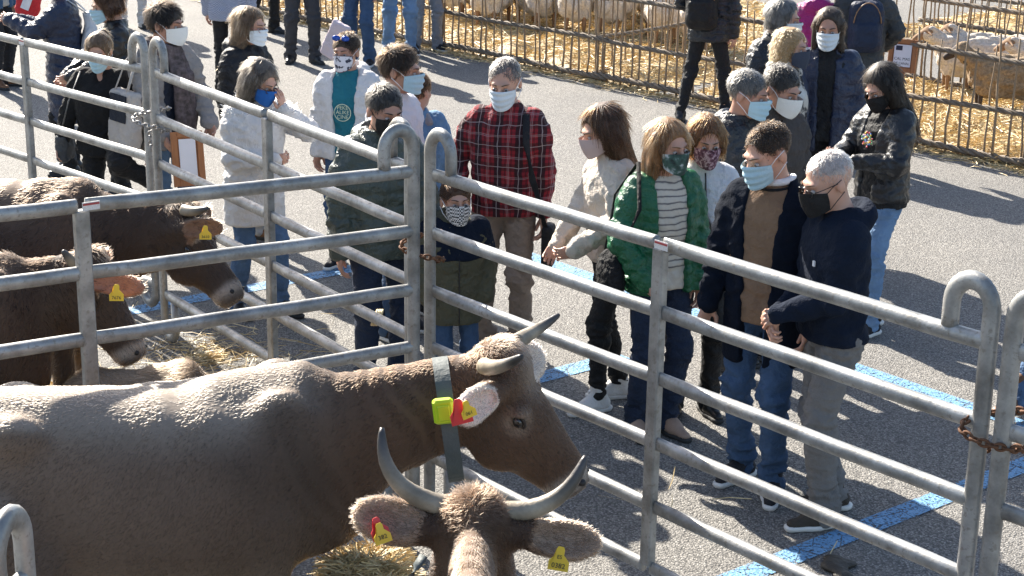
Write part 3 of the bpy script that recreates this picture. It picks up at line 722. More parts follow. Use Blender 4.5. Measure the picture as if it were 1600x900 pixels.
        if st in ('long', 'bob', 'shag'): g.ell((0, -.135, -.15), (.078, .10, .17), None, .012, 's')
        if st == 'short':
            for s in (1, -1): g.ell((s*.09, -.03, -.045), (.03, .062, .068), None, .012, 's'); g.ell((s*.095, .018, -.03), (.03, .028, .04), None, .01, 's')
        if hair.get('bald'): g.ell((0, -.075, .115), (.068, .10, hair['bald']), None, .02, 's')
        V, F = g.mesh(1); N = normals(V, F); V = wrinkle(V, N, .0015 if st == 'short' else .004, 60, seed, 5, (1, 1, .35))
        T = lambda A: (hc+(A*hs)@RH_.T)*S
        c0, c1 = HAIRC[hair['col']]
        cap = mesh_np('hair', T(V), F, plain('scalp_'+hair['col']+('t' if hair.get('thin') else ''), tuple((np.array(c0)*.85+np.array(c1)*.1)*(1-hair.get('thin', 0))+np.array((.40, .25, .19))*hair.get('thin', 0)), .6, bsc=120, var=.4), parent=root)
        n = hair.get('n', 3000 if vox < .0125 else 1100); P0, fi = sample(V, F, n, r); N = normals(V, F)[F[fi, 0]]
        part = hair.get('part', .0); crown = np.array([part, .05, .13]); fl = P0-crown; fl[:, 2] -= .05+(.10 if st == 'short' else .42)*np.clip(-P0[:, 2]*8+.4, 0, 1.6)
        if st == 'short': fl = fl+np.array([hair.get('sweep', .03), -.05, .02])*np.clip((P0[:, 2:3]-.04)*14, 0, 1)
        if st in ('long', 'bob'):
            k_ = np.clip((.10-P0[:, 2:3])*9, 0, .93); fl = fl/np.linalg.norm(fl, axis=1, keepdims=True)*(1-k_)+gd*k_; fl *= .12
        fl = fl+r.normal(0, (.02 if st == 'short' else .008)+hair.get('mess', .028 if st == 'short' else .006), fl.shape)
        fl -= N*(fl*N).sum(1, keepdims=True); fl /= np.linalg.norm(fl, axis=1, keepdims=True)+1e-9
        ln = hair.get('len', .036 if st == 'short' else .055)*r.uniform(.5, 1.25, (n, 1)); k = 6; t = np.linspace(0, 1, k)[None, :, None]
        lift = hair.get('lift', .5 if st == 'short' else .06)
        cv = hair.get('curl', 0.0)*np.stack([np.sin(t[..., 0]*9+P0[:, :1]*80), np.cos(t[..., 0]*9+P0[:, 1:2]*80), np.sin(t[..., 0]*7+P0[:, 2:]*60)], -1)
        C = P0[:, None]+N[:, None]*(-.002+lift*ln[:, None]*t*(1-.55*t))+fl[:, None]*ln[:, None]*t+np.array([0, 0, -1.0])*ln[:, None]*.25*t*t*(0 if st == 'short' else 1)+cv*t
        fe = np.array([.070, .088, .112]) if st == 'short' else np.array([.080, .092, .116]); q_ = C/fe-np.array([0, -.122, -.034])/fe; keep = ((q_**2).sum(-1) > 1).all(1)
        if hair.get('fringe'): keep |= (C[:, :, 2] > .02).all(1)
        C = C[keep]
        curves_ob('hair_strands', T(C.reshape(-1, 3)).reshape(C.shape), hair.get('thick', .0015)*S, hair_mat(c0, c1), cap)
        if mask: face_mask(root, mask, hp, S, hs)
        if glasses: eye_glasses(root, glasses, hp, S, hs)
    # ---- trousers
    if legs:
        fitr = legs.get('fit', 1.0); v = Vol(vox); ar = legs.get('ankle', .052)
        v.ell((0, .005, .97), (.158*fat, .112*fat, .13), None, .03)
        for s in (1, -1):
            v.cone(hip[s]*[.95, 1, 1]+[0, .005, -.02], kn[s], .088*fitr, .064*fitr, .05).cone(kn[s], an[s]+[0, .0, .02], .064*fitr, ar, .03).cone(kn[s]+[0, .03, -.06], (kn[s]+an[s])/2+[0, .022, .03], .05*fitr, .045*fitr, .03)
            v.cone(an[s]+[0, 0, .03], an[s]+[0, -.006, -.025+legs.get('crop', 0)], ar, ar*1.06, .01)
        V, F = v.mesh(1); N = normals(V, F)
        w_ = np.exp(-((V[:, 2]-.5)/.09)**2)+1.3*np.exp(-((V[:, 2]-.14)/.09)**2)+.8*np.exp(-((V[:, 2]-.86)/.08)**2)+.35
        W2 = wrinkle(V, N, 1.2*legs.get('wr', .009), 48, seed+1, 5, (.7, .7, 1.5)); V = V+(W2-V)*w_[:, None]
        mesh_np('trousers', V*S, F, legs['mat'], parent=root)
    # ---- shoes
    if shoes:
        for s in (1, -1):
            p, a = ft[s]; R = rotz(a); q = lambda c: p+R@np.asarray(c, float); v = Vol(min(vox, .01)); hh = shoes.get('h', .10)
            v.cone(q((0, .03, .05)), q((0, .0, hh+.02)), .042, .044, .02).cone(q((0, .045, .045)), q((0, -.05, .045)), .038, .042, .02).cone(q((0, -.05, .04)), q((0, -.155, .03)), .042, .030, .03, sq=((0, 0, 1), .8))
            v.cone(q((0, -.01, .09)), q((0, -.08, .055)), .034, .032, .02); v.cut(q((0, 0, .018)), (0, 0, -1))
            V, F = v.mesh(1); N = normals(V, F); V = wrinkle(V, N, .0015, 60, seed+s, 4)
            so = mesh_np('shoe', V*S, F, shoes['mat'], parent=root)
            v = Vol(.009); v.cone(q((0, .055, .02)), q((0, -.05, .02)), .044, .045, .02).cone(q((0, -.05, .02)), q((0, -.16, .02)), .045, .036, .03)
            v.cut(q((0, 0, .001)), (0, 0, -1), .003); v.cut(q((0, 0, shoes.get('sole_h', .028))), (0, 0, 1), .003)
            V, F = v.mesh(0); mesh_np('sole', V*S, F, shoes.get('sole', plain('sole_dark', (.03, .03, .03), .8)), parent=so)
            if shoes.get('heel'): box_ob('heel', q((0, .06, .02))*S, (.026, .022, .02), shoes['mat'], so)
            if shoes.get('lace'):
                for k in range(4):
                    a_ = q((-.022, -.035-.021*k, .089-.011*k)); b_ = q((.022, -.035-.021*k, .089-.011*k)); m_ = (a_+b_)/2+[0, 0, .010]
                    tube_ob('lace', np.array([a_, m_, b_])*S, .0035, shoes['lace'], so, n=6)
    # ---- garments
    def torso(v, th, hem, top_z, flare=0.0, rib=None, n=2.3):
        f = fat; fem = sex == 'f'; wz = .150 if fem else .170
        K = [(hem-.02, 0, 0, (.170+flare)*f+th, (.122+flare)*f+th), (.90, 0, 0, (.172+.3*flare)*f+th, (.122+.3*flare)*f+th), (1.06, 0, ly(1.06), wz*f+th, .108*f+th), (1.20, 0, ly(1.20)-(.012 if fem else 0), (.163 if fem else .180)*f+th, (.122 if fem else .118)*f+th),
             (1.32, 0, ly(1.32), (.175 if fem else .195)*(.4+.6*f)+th*.8, .118*f+th*.8), (1.41, 0, ly(1.41)+.008, (.145 if fem else .165)*(.4+.6*f)+th*.6, .098+th*.5), (1.465, 0, ly(1.46)+.015, .085+th*.4, .072+th*.4), (top_z, 0, ly(1.5)+.015, .062+th*.3, .060+th*.3)]
        K = [k_ for k_ in K if k_[0] > hem-.021]; K.sort(key=lambda k_: k_[0])
        return v.loft((0, 0, 0), (0, 0, 1), K, (1, 0, 0), .02, n, rib)
    def garment(nm, G, base_th, sd0):
        th = base_th+G.get('thick', .012); hem = G.get('hem', .86); v = Vol(vox); rib = G.get('rib')
        torso(v, th, hem, G.get('neck', 1.50), G.get('flare', .0), rib)
        if G.get('sleeve', 1) > 0:
            sl = G.get('sleeve', 1); at = G.get('arm', 0)
            for s in (1, -1):
                e = el[s]; wq = el[s]+(wr[s]-el[s])*sl
                v.cone(sh[s]*[.86, 1, 1]+[0, 0, -.005], sh[s]+(e-sh[s])*.35, .060+th*.8+at, .056+th*.8+at, .045)
                v.cone(sh[s]+(e-sh[s])*.25, e, .055+th*.8+at, .048+th*.75+at, .02, rib).cone(e, wq, .047+th*.75+at, .034+th*.6+at*.6, .02, rib)
        cz = G.get('collar')
        if cz:
            cw = G.get('collar_w', .072); c0 = np.array([0, ly(1.5)+.012, 1.47])
            v.loft(c0, unit((0, -.12, 1)), [(-.03, 0, 0, cw+.03, cw+.02), (.02, 0, 0, cw+.008, cw), (cz, 0, 0, cw+.012, cw+.004)], (1, 0, 0), .02)
            v.loft(c0, unit((0, -.12, 1)), [(.015, 0, 0, cw-.012, cw-.014), (cz+.05, 0, 0, cw-.006, cw-.01)], (1, 0, 0), .006, mode='s')
        if G.get('hood'):
            hd = G['hood']; v.ell((0, ly(1.45)+.105, 1.455), (.125*hd, .062*hd, .085*hd), rotx(-.35), .03)
            for s in (1, -1): v.cone((s*.085, ly(1.45)+.06, 1.48), (s*.055, ly(1.45)-.085, 1.43), .034*hd, .024*hd, .03)
            v.ell((0, ly(1.5)+.075, 1.54), (.07*hd, .045*hd, .05*hd), None, .02, 's')
        op = G.get('open')
        if op:
            w0, w1, zlow = op; zz = np.linspace(hem-.1, 1.5, 2)
            v.loft((0, -.25, 0), (0, 0, 1), [(zlow, 0, 0, w0, .24), (1.25, 0, 0, (w0+w1)/2, .235), (1.52, 0, 0, w1, .26)], (1, 0, 0), .008, 6, mode='s')
        v.cut((0, 0, hem), (0, 0, -1), .015)
        if G.get('vneck'): v.ell((0, ly(1.45)-.13, 1.49), (.055, .09, G['vneck']), None, .01, 's')
        V, F = v.mesh(1); N = normals(V, F); am = 1.25*G.get('wr', .009)
        if am:
            w_ = np.full(len(V), .45)
            for s in (1, -1): w_ += 1.0*np.exp(-(np.linalg.norm(V-el[s], axis=1)/.10)**2)+.6*np.exp(-(np.linalg.norm(V-sh[s]-[0, 0, -.1], axis=1)/.12)**2)
            w_ += .5*np.exp(-((V[:, 2]-1.0)/.1)**2)
            W2 = wrinkle(V, N, am, G.get('wsc', 44), seed+sd0, 6, (.8, .8, 1.3)); V = V+(W2-V)*w_[:, None]
        o = mesh_np(nm, V*S, F, G['mat'], parent=root)
        if G.get('fur'):
            P0, fi = sample(V, F, 1600, r, np.clip((V[F[:, 0], 2]-1.38)*9, 0, 1)+1e-6); Nn = N[F[fi, 0]]; t = np.linspace(0, 1, 4)[None, :, None]
            d = Nn+r.normal(0, .7, Nn.shape); C = P0[:, None]+d[:, None]*t*.016; curves_ob('fur_trim', (C*S), .002, G['fur'], o)
        if G.get('zip') is not None:
            zx = G['zip']; zs = np.linspace(hem+.02, 1.45, 16); yy = []
            Vt = V[(np.abs(V[:, 0]-zx) < .02) & (V[:, 1] < 0)]
            for z in zs:
                q = Vt[np.abs(Vt[:, 2]-z) < .03]; yy.append(q[:, 1].min() if len(q) else -.15)
            tube_ob('zip', np.c_[np.full(16, zx), np.array(yy)-.001, zs]*S, .005*S, G.get('zmat', plain('zip', (.02, .02, .022), .4)), o, n=6)
        return o
    if inner: inner.setdefault('sleeve', 0); garment(inner.get('name', 'shirt'), inner, -.004, 11)
    tops = top if isinstance(top, list) else [top] if top else []
    for i, G in enumerate(tops): garment(G.get('name', 'jacket'), G, .0, 31+i*7)
    root['S'] = S
    return root, dict(S=S, hp=hp, el=el, wr=wr, sh=sh, R=rotz(phi), loc=np.array([loc[0], loc[1], 0.0]), ly=ly, hc=hc, kn=kn, an=an)
def hash_(s):
    v = 7
    for c in s: v = (v*131+ord(c)) % 1000003
    return v
def wpt(info, p): return info['loc']+info['R']@(np.asarray(p, float)*info['S'])     # a person's own coordinates -> the place
def face_mask(root, m, hp, S, hs):
    nu, nv = 17, 24; V = []
    ffp = m.get('kind') == 'ffp'; cl = m.get('kind') == 'cloth'; dz = m.get('dz', 0.0)
    for j in range(nv):
        t = j/(nv-1); z = -.014-.090*t+dz
        pro = math.sin(math.pi*min(1, .28+.66*t))**.6         # bulge of nose and chin
        for i in range(nu):
            a = (i/(nu-1)-.5)*2
            w = .070-.012*max(0, t-.45)*2 if not ffp else .073-.02*t
            x = w*math.sin(a*1.35)/math.sin(1.35); dep = .112+.026*pro*math.exp(-(a*1.9)**2)
            if ffp: dep = .108+.048*pro*max(0, 1-abs(a)*1.15)
            y = -dep*math.cos(a*1.12)**.8+.012*abs(a)**3
            zz = z+(.018*(1-abs(a)**1.5)*(1-t) if not ffp else .024*(1-abs(a))*(1-t))-(.012*t*(1-abs(a)**2))+.012*abs(a)**2*(t-.4)
            if not ffp and not cl: y -= .0042*math.sin(t*math.pi*7)*(1-abs(a)**4)
            V.append((x, y, zz))
    V = np.array(V); F = []
    for j in range(nv-1):
        for i in range(nu-1): q = j*nu+i; F.append((q, q+nu, q+nu+1, q+1))
    F = np.array(F); n = len(V); B = V*np.array([.97, .975, 1]); F = np.vstack([F, F[:, ::-1]+n])
    P = np.array([hp(p) for p in np.vstack([V, B])])*S
    o = mesh_np('face_mask', P, F, m['mat'], parent=root)
    if m.get('edge'):
        for row in (V[:nu], V[-nu:]): tube_ob('mask_edge', np.array([hp(p*np.array([1.01, 1.01, 1])) for p in row])*S, .0022, m['edge'], o, n=6)
    lm = m.get('loop', plain('mask_loop', (.75, .75, .75), .7))
    for s in (0, 1):
        sx = -1 if s == 0 else 1; a = V[0 if s == 0 else nu-1]; b = V[(nv-1)*nu if s == 0 else nv*nu-1]
        for e, zt in ((a, .018), (b, -.036)):
            tube_ob('ear_loop', np.array([hp(e), hp((sx*.079, -.022, e[2]*.5+zt*.5)), hp((sx*.087, .022, zt))])*S, .0019, lm, o, n=6)
def eye_glasses(root, mat, hp, S, hs):
    fr = None
    for s in (1, -1):
        ring = [hp((s*.033+.023*math.cos(a), -.112+.006*abs(math.cos(a)), -.004+.016*math.sin(a))) for a in np.linspace(0, 2*math.pi, 17)]
        o = tube_ob('lens_rim', np.array(ring)*S, .0022, mat, root, n=6, cap=False)
        tube_ob('temple', np.array([hp((s*.057, -.108, .0)), hp((s*.075, -.06, .004)), hp((s*.084, .02, .006))])*S, .0021, mat, root, n=6)
    tube_ob('bridge', np.array([hp((-.01, -.115, .002)), hp((0, -.12, .005)), hp((.01, -.115, .002))])*S, .002, mat, root, n=6)
# ------------------------------------------------------------------ cloths
def denim(c, key): return fabric(c, .85, .45, 340, .5, .8, key=key)
DENIM = denim((.045, .085, .16), 'a'); DENIM_D = denim((.016, .026, .052), 'b'); DENIM_L = denim((.15, .25, .40), 'c'); DENIM_M = denim((.08, .145, .26), 'd')
BLK = fabric((.012, .012, .013), .7, .35); NAVY = fabric((.009, .014, .027), .95, .3, 260, .35, .6, spec=.15, key='n'); NYL = fabric((.014, .017, .022), .42, .3, 260, .2, .8, spec=.5, key='nylon')
NAVYP = fabric((.014, .022, .052), .42, .3, 260, .2, .8, spec=.5, key='navyp'); GREY = fabric((.10, .10, .104), .9, .3); LEATH = fabric((.012, .012, .013), .36, .3, 120, .25, .5, spec=.55, key='leather')
def mk(kind, c, **k): return dict(kind=kind, mat=fabric(c, .85, .06, 300, .2, .25, key='mask'+str(c)), **k)
SURG = mk('surg', (.40, .58, .66)); SURGW = mk('surg', (.62, .68, .72)); FFP = mk('ffp', (.74, .74, .71)); LB = plain('loop_black', (.02, .02, .02), .8)
WSOLE = plain('sole_white', (.66, .65, .62), .6, bsc=40, var=.12); WL = plain('lace_white', (.7, .7, .7), .8)
SNEAK = dict(mat=fabric((.018, .018, .022), .75, .3), sole=WSOLE, lace=WL); SNEAKW = dict(mat=fabric((.68, .67, .65), .8, .08), sole=WSOLE, lace=WL, h=.13)
SHOE = dict(mat=plain('leather_black', (.015, .014, .013), .35, bsc=60, var=.3)); BOOT = dict(mat=plain('leather_black', (.015, .014, .013), .35, bsc=60, var=.3), h=.2, heel=1)
BROWN = dict(mat=plain('leather_brown', (.15, .065, .025), .5, bsc=50, var=.4), h=.17)
def plaid_mat():
    m, N, L, B = nodes_of('plaid_flannel'); co = objco(N)
    wv = nd(N, 'ShaderNodeTexNoise', Scale=7.0, Detail=2.0); L.new(co, wv.inputs['Vector'])
    ad = nd(N, 'ShaderNodeVectorMath', operation='MULTIPLY_ADD'); L.new(wv.outputs['Color'], ad.inputs[0]); ad.inputs[1].default_value = (.035,)*3; L.new(co, ad.inputs[2])
    s = N.new('ShaderNodeSeparateXYZ'); L.new(ad.outputs[0], s.inputs[0])
    def band(src, per, stops):
        p = nd(N, 'ShaderNodeMath', operation='PINGPONG'); L.new(src, p.inputs[0]); p.inputs[1].default_value = per/2
        d = nd(N, 'ShaderNodeMath', operation='DIVIDE'); L.new(p.outputs[0], d.inputs[0]); d.inputs[1].default_value = per/2
        return ramp(N, L, d.outputs[0], stops)
    k = lambda a: (a, a, a)
    bl = [(0, k(1)), (.34, k(1)), (.40, k(0)), (.62, k(0)), (.66, k(.6)), (.74, k(.6)), (.78, k(0))]; wh = [(0, k(.7)), (.025, k(.7)), (.05, k(0)), (.88, k(0)), (.92, k(.45)), (.95, k(.45)), (.98, k(0))]
    c = (.23, .011, .018, 1); c = mixc(N, L, band(s.outputs[0], .118, bl), c, (.035, .006, .010, 1)); c2 = mixc(N, L, band(s.outputs[2], .118, bl), c, (.018, .006, .008, 1)); c = mixc(N, L, .62, c, c2)
    c = mixc(N, L, band(s.outputs[0], .118, wh), c, (.34, .27, .27, 1)); c = mixc(N, L, band(s.outputs[2], .118, wh), c, (.34, .27, .27, 1))
    L.new(c, B.inputs['Base Color']); B.inputs['Roughness'].default_value = .95; bump(N, L, B, noise(N, L, 17, 4), .035, .7); return m
def stripe_mat(S):
    m, N, L, B = nodes_of('striped_knit'); co = objco(N); s = N.new('ShaderNodeSeparateXYZ'); L.new(co, s.inputs[0])
    n = nd(N, 'ShaderNodeTexNoise', Scale=9.0, Detail=3.0); L.new(co, n.inputs['Vector'])
    a = nd(N, 'ShaderNodeMath', operation='MULTIPLY_ADD'); L.new(n.outputs['Fac'], a.inputs[0]); a.inputs[1].default_value = .03; L.new(s.outputs[2], a.inputs[2])
    p = nd(N, 'ShaderNodeMath', operation='PINGPONG'); L.new(a.outputs[0], p.inputs[0]); p.inputs[1].default_value = .0165
    st = ramp(N, L, p.outputs[0], [(0, (1, 1, 1)), (.0032, (1, 1, 1)), (.0042, (0, 0, 0))])
    lim = ramp(N, L, s.outputs[2], [(.0, (0, 0, 0)), (.93, (0, 0, 0)), (.935, (1, 1, 1))]); f = mixc(N, L, 1.0, st, lim, 'MULTIPLY')
    L.new(mixc(N, L, f, (.60, .54, .45), (.03, .032, .05)), B.inputs['Base Color']); B.inputs['Roughness'].default_value = .95
    b1 = bump(N, L, B, noise(N, L, 15, 4), .035, .7); bump(N, L, B, noise(N, L, 250, 2), .003, .5, b1); return m
def checker_mat(a, b, sc, key):
    m, N, L, B = nodes_of(key); c = nd(N, 'ShaderNodeTexChecker', Scale=sc); L.new(objco(N), c.inputs[0]); c.inputs[1].default_value = (*a, 1); c.inputs[2].default_value = (*b, 1)
    L.new(c.outputs[0], B.inputs['Base Color']); B.inputs['Roughness'].default_value = .9; return m
def blotch_mat(stops, sc, key, rough=.85):
    m, N, L, B = nodes_of(key); n = noise(N, L, sc, 3, rough=.6); L.new(ramp(N, L, n, stops), B.inputs['Base Color']); B.inputs['Roughness'].default_value = rough; return m
def G(name, mat, **k): return dict(name=name, mat=mat, **k)
def PP(label, px, py, h, deg, **k): return person(label, gp(px, py, h), h, RAD(deg), anchor='head', **k)
def PF(label, px, py, h, deg, **k): return person(label, gp(px, py), h, RAD(deg), **k)
D = RAD
# ------------------------------------------------------------------ the group behind the long panel
hoodie, iH = PP('grey haired man in a navy hoodie and grey jeans, nearest the long panel', 1290, 238, 1.75, -78, head=(D(8), D(20), 0), lean=.05, lhand=(.02, -.27, 1.02), rhand=(-.06, -.25, .98), feet=((.09, -.02, .1), (-.10, .10, .2)),
   hdir=((-.6, -.5, -.35), (.5, -.5, -.5)), hpn=((-.3, .8, -.3), (.4, .8, -.2)), hands=(.9, .9), top=G('hoodie', NAVY, hood=1.0, hem=.90, thick=.017, wr=.010, wsc=28), legs=dict(mat=fabric((.165, .158, .152), .9, .2, 300, .5, .7), fit=1.06, ankle=.06, wr=.012),
   shoes=dict(mat=fabric((.055, .045, .036), .9), sole=WSOLE), hair=dict(style='short', col='white', len=.024, vol=-.005, n=5000, thick=.0011, line=.012, thin=.35, mess=.03, lift=.5), mask=dict(kind='cloth', mat=BLK, loop=LB), glasses=plain('black_glasses', (.01, .01, .011), .25), vox=.0105)
coat, iC = PP('curly haired man in an open navy overcoat and beige jumper', 1195, 194, 1.80, -34, head=(D(-22), D(22), 0), lhand=(.25, -.10, .88), rhand=(-.25, -.10, .88), feet=((.11, -.05, .4), (-.10, .05, .2)), top=G('overcoat', fabric((.006, .009, .017), .95, .3, 260, .35, .4, spec=.12, key='wool'), hem=.64, thick=.022, open=(.052, .10, .45), collar=.03, collar_w=.085, wr=.009),
   inner=G('jumper', fabric((.21, .135, .085), .95, .15), neck=1.475, hem=.84, wr=.006), legs=dict(mat=DENIM, wr=.012), shoes=SNEAK, hair=dict(style='short', col='dark', curl=.004, len=.026, vol=-.003, lift=.5, line=.028), mask=SURG, vox=.0105)
c_ = wpt(iC, (0, 0, 0)); tube_ob('shirt_collar', np.array([(.075*math.cos(a), .018-.072*math.sin(a), 1.50-.012*math.sin(a)) for a in np.linspace(-.4, math.pi+.4, 18)])*iC['S'], .017, fabric((.75, .75, .76), .8, .05), coat, n=8)
for z_ in (1.475, 1.452): tube_ob('neck_trim', np.array([(.088*math.cos(a), .02-.088*math.sin(a), z_-.02*math.sin(a)) for a in np.linspace(.1, math.pi-.1, 16)])*iC['S'], .008, BLK, coat, n=6)
green, iG = PP('woman in an open green puffer jacket over a striped top', 1045, 190, 1.67, 22, sex='f', head=(D(12), D(10), D(-4)), rhand=(-.16, -.16, .93), lhand=(.20, -.08, .86), rpole=(-1, .3, -.2), feet=((.09, 0, .2), (-.08, .06, .2)), top=G('puffer_jacket', fabric((.008, .105, .042), .42, .2, 260, .2, .8, spec=.5), hem=.84, thick=.028, open=(.09, .085, .5), rib=(.062, .012), wr=.008, collar=.03),
   inner=G('striped_top', stripe_mat(1), neck=1.465, hem=.86, thick=.008, wr=.006), legs=dict(mat=DENIM_D, fit=.98), shoes=dict(mat=plain('beige_boot', (.34, .23, .17), .6, bsc=60, var=.15), h=.2, heel=1), hair=dict(style='long', col='golden', zb=-.30, wide=.094, len=.075, n=6500), mask=dict(kind='cloth', mat=blotch_mat([(.3, (.015, .02, .02)), (.5, (.06, .12, .10)), (.62, (.55, .6, .62))], 16, 'landscape_mask'), loop=LB), vox=.0105)
white_, iW = PP('short haired woman in a white quilted jacket behind the green jacket woman', 1105, 184, 1.63, 5, sex='f', head=(D(4), D(14), 0), rhand=(-.2, -.14, .9), top=G('quilted_jacket', fabric((.58, .58, .59), .6, .08, 260, .2, .8), hem=.84, thick=.024, rib=(.075, .008), collar=.04, zip=.0), legs=dict(mat=BLK, fit=.95), shoes=BOOT,
   hair=dict(style='shag', col='auburn', zb=-.07, wide=.09, fringe=1, len=.05, lift=.35, n=2800, mess=.03), mask=dict(kind='cloth', mat=blotch_mat([(.3, (.03, .008, .02)), (.5, (.16, .06, .09)), (.6, (.5, .34, .38))], 60, 'floral_mask'), loop=LB), vox=.0105)
cream, iK = PP('long haired brunette in a cream jacket and black jeans looking down left', 935, 165, 1.66, -72, sex='f', head=(D(4), D(22), 0), lean=.06, lhand=(.13, -.28, .98), rhand=(-.1, -.3, .95), feet=((.09, -.10, .2), (-.09, .10, .2)), hdir=((-.4, -.7, -.3), None), top=G('jacket', fabric((.56, .49, .41), .8, .1), hem=.88, thick=.02, wr=.010, collar=.03), legs=dict(mat=BLK, fit=.93, ankle=.040, crop=.075), shoes=SNEAKW,
   hair=dict(style='long', col='brown', zb=-.42, wide=.112, len=.08, n=8500, vol=.004), mask=mk('cloth', (.55, .42, .40)), vox=.0105)
plaid, iP = PP('grey haired man in a red plaid shirt and beige trousers', 788, 93, 1.76, -12, head=(D(-2), D(16), 0), lhand=(.235, -.05, .86), rhand=(-.23, -.16, .96), feet=((.11, 0, .3), (-.12, .02, .3)), top=G('plaid_shirt', plaid_mat(), hem=.86, thick=.016, collar=.03, wr=.009), legs=dict(mat=fabric((.225, .175, .14), .9, .2), fit=1.06, ankle=.062, wr=.012), shoes=BROWN,
   hair=dict(style='short', col='grey', len=.026, line=.03, thin=.25, vol=-.004, mess=.03), mask=SURGW, vox=.0105)
boy, iB = PP('boy in a khaki parka with a checked mask behind the panel', 712, 288, 1.24, 14, head=(D(2), D(2), 0), hs=1.32, lhand=(.22, -.08, .90), rhand=(-.22, -.08, .9), hands=(None, None), top=G('parka', fabric((.085, .080, .050), .75, .25), hem=.70, thick=.04, hood=1.15, rib=(.11, .007), zip=.0), legs=dict(mat=DENIM), shoes=SNEAK, hair=dict(style='short', col='brown', len=.03, sweep=.05), mask=dict(kind='cloth', mat=checker_mat((.7, .68, .66), (.02, .02, .025), 110, 'checked_mask')), vox=.0105)
v = Vol(.01); v.loft((0, 0, 0), (0, 0, 1), [(1.20, 0, 0, .232, .172), (1.34, 0, 0, .225, .165), (1.43, 0, .01, .19, .14), (1.475, 0, .015, .12, .11)], (1, 0, 0), .02); v.cut((0, -.3, 1.19), (0, -.2, -1)); v.ell((0, -.02, 1.52), (.075, .08, .08), None, .01, 's')
for s in (1, -1): v.cone(iB['sh'][s], iB['sh'][s]+(iB['el'][s]-iB['sh'][s])*.55, .098, .092, .03)
V, F = v.mesh(1); V = wrinkle(V, normals(V, F), .006, 30, 5); mesh_np('yoke', V*iB['S'], F, NAVY, parent=boy)
puff, iF = PP('man in a dark green puffer jacket and black mask behind the divider corner', 603, 135, 1.73, 30, head=(D(2), D(16), 0), fat=1.05, lean=.04, lhand=(.21, -.28, .88), rhand=(-.26, -.05, .84), hdir=((.1, -.5, -.9), None), top=G('puffer_jacket', fabric((.055, .070, .058), .42, .25, 260, .2, .8, spec=.5), hem=.82, thick=.034, rib=(.07, .013), hood=1.0, collar=.05), legs=dict(mat=DENIM_D, fit=1.05), shoes=SHOE, hair=dict(style='short', col='salt', len=.03), mask=dict(kind='cloth', mat=BLK, loop=LB), skin='m', vox=.0105)
phone_w, iT = PP('woman in a black padded jacket and jeans looking at her phone', 1372, 98, 1.68, -62, sex='f', head=(D(4), D(34), 0), lhand=(.07, -.30, 1.16), rhand=(-.06, -.33, 1.17), lpole=(.7, .4, -.6), rpole=(-.7, .4, -.6), feet=((.09, -.08, .2), (-.08, .06, .2)), hdir=((-.5, -.7, .15), (.4, -.8, .2)), hpn=((-.2, .1, .9), (.2, .1, .9)), hands=(.6, .5), top=G('padded_jacket', LEATH, hem=.88, thick=.022, rib=(.045, .004), open=(.05, .08, .5), collar=.03), inner=G('embroidered_top', BLK, neck=1.45, hem=.84), legs=dict(mat=DENIM_L, fit=.98), shoes=SNEAK,
   hair=dict(style='long', col='black', zb=-.33, wide=.10, len=.08, n=7500, fwd=-.02), mask=dict(kind='cloth', mat=BLK, loop=LB), vox=.0115)
V, F = [], []
bd = []
for k in range(70):                                     # embroidered flowers on her chest
    a_, q_ = rng.uniform(0, 6.28), rng.uniform(.2, 1); x_, z_ = .052*q_*math.cos(a_), 1.27+.05*q_*math.sin(a_)
    bd.append((x_, z_))
cols = [(.6, .05, .08), (.05, .2, .6), (.7, .55, .05), (.1, .35, .15), (.75, .7, .7)]
for ci, cc in enumerate(cols):
    parts = [box_vf((x_, -.146-.004*rng.random(), z_), (.006, .003, .006), roty(rng.uniform(0, 1.5)), .002) for x_, z_ in bd[ci::5]]
    V, F = join(parts); mesh_np('embroidery', V*iT['S'], F, plain('embroidery%d' % ci, cc, .35), parent=phone_w)
p20, i20 = PP('grey haired man in a dark navy jacket with a light blue mask', 1172, 113, 1.72, 42, head=(D(20), D(12), 0), top=G('jacket', NYL, hem=.8, thick=.028, collar=.055, hood=.8), legs=dict(mat=BLK), shoes=SHOE, hair=dict(style='short', col='grey', len=.03), mask=SURG, skin='m', vox=.012)
p21, i21 = PP('dark haired man in a grey brown jacket with a white cone mask', 1228, 104, 1.74, 28, head=(D(16), D(20), 0), top=G('jacket', fabric((.065, .055, .05), .8, .3), hem=.8, thick=.026, collar=.05, rib=(.05, .003), zip=.0), legs=dict(mat=GREY), shoes=SHOE, hair=dict(style='short', col='salt', len=.03), mask=FFP, skin='m', vox=.012)
p22, i22 = PP('blonde woman with a plaid scarf and dark mask', 1235, 48, 1.67, 50, sex='f', head=(D(5), D(4), 0), top=G('puffer_jacket', NAVYP, hem=.8, thick=.028, rib=(.06, .01), collar=.05), legs=dict(mat=DENIM_D), shoes=BOOT, hair=dict(style='bob', col='blonde', zb=-.11, wide=.10, len=.06, curl=.006, vol=.006, n=2600, mess=.03), mask=mk('cloth', (.05, .06, .085)), vox=.012)
p23, i23 = PP('long haired man in a navy shirt jacket with a white mask', 1297, 15, 1.77, -8, head=(D(-6), D(10), 0), top=G('shirt_jacket', NAVYP, hem=.8, thick=.026, open=(.045, .06, .5), collar=.04, rib=(.09, .004)), inner=G('dark_shirt', BLK, neck=1.48), legs=dict(mat=BLK), shoes=SHOE, hair=dict(style='long', col='dark', zb=-.17, wide=.086, len=.05, line=.02, n=2400), mask=SURGW, skin='m', vox=.012)
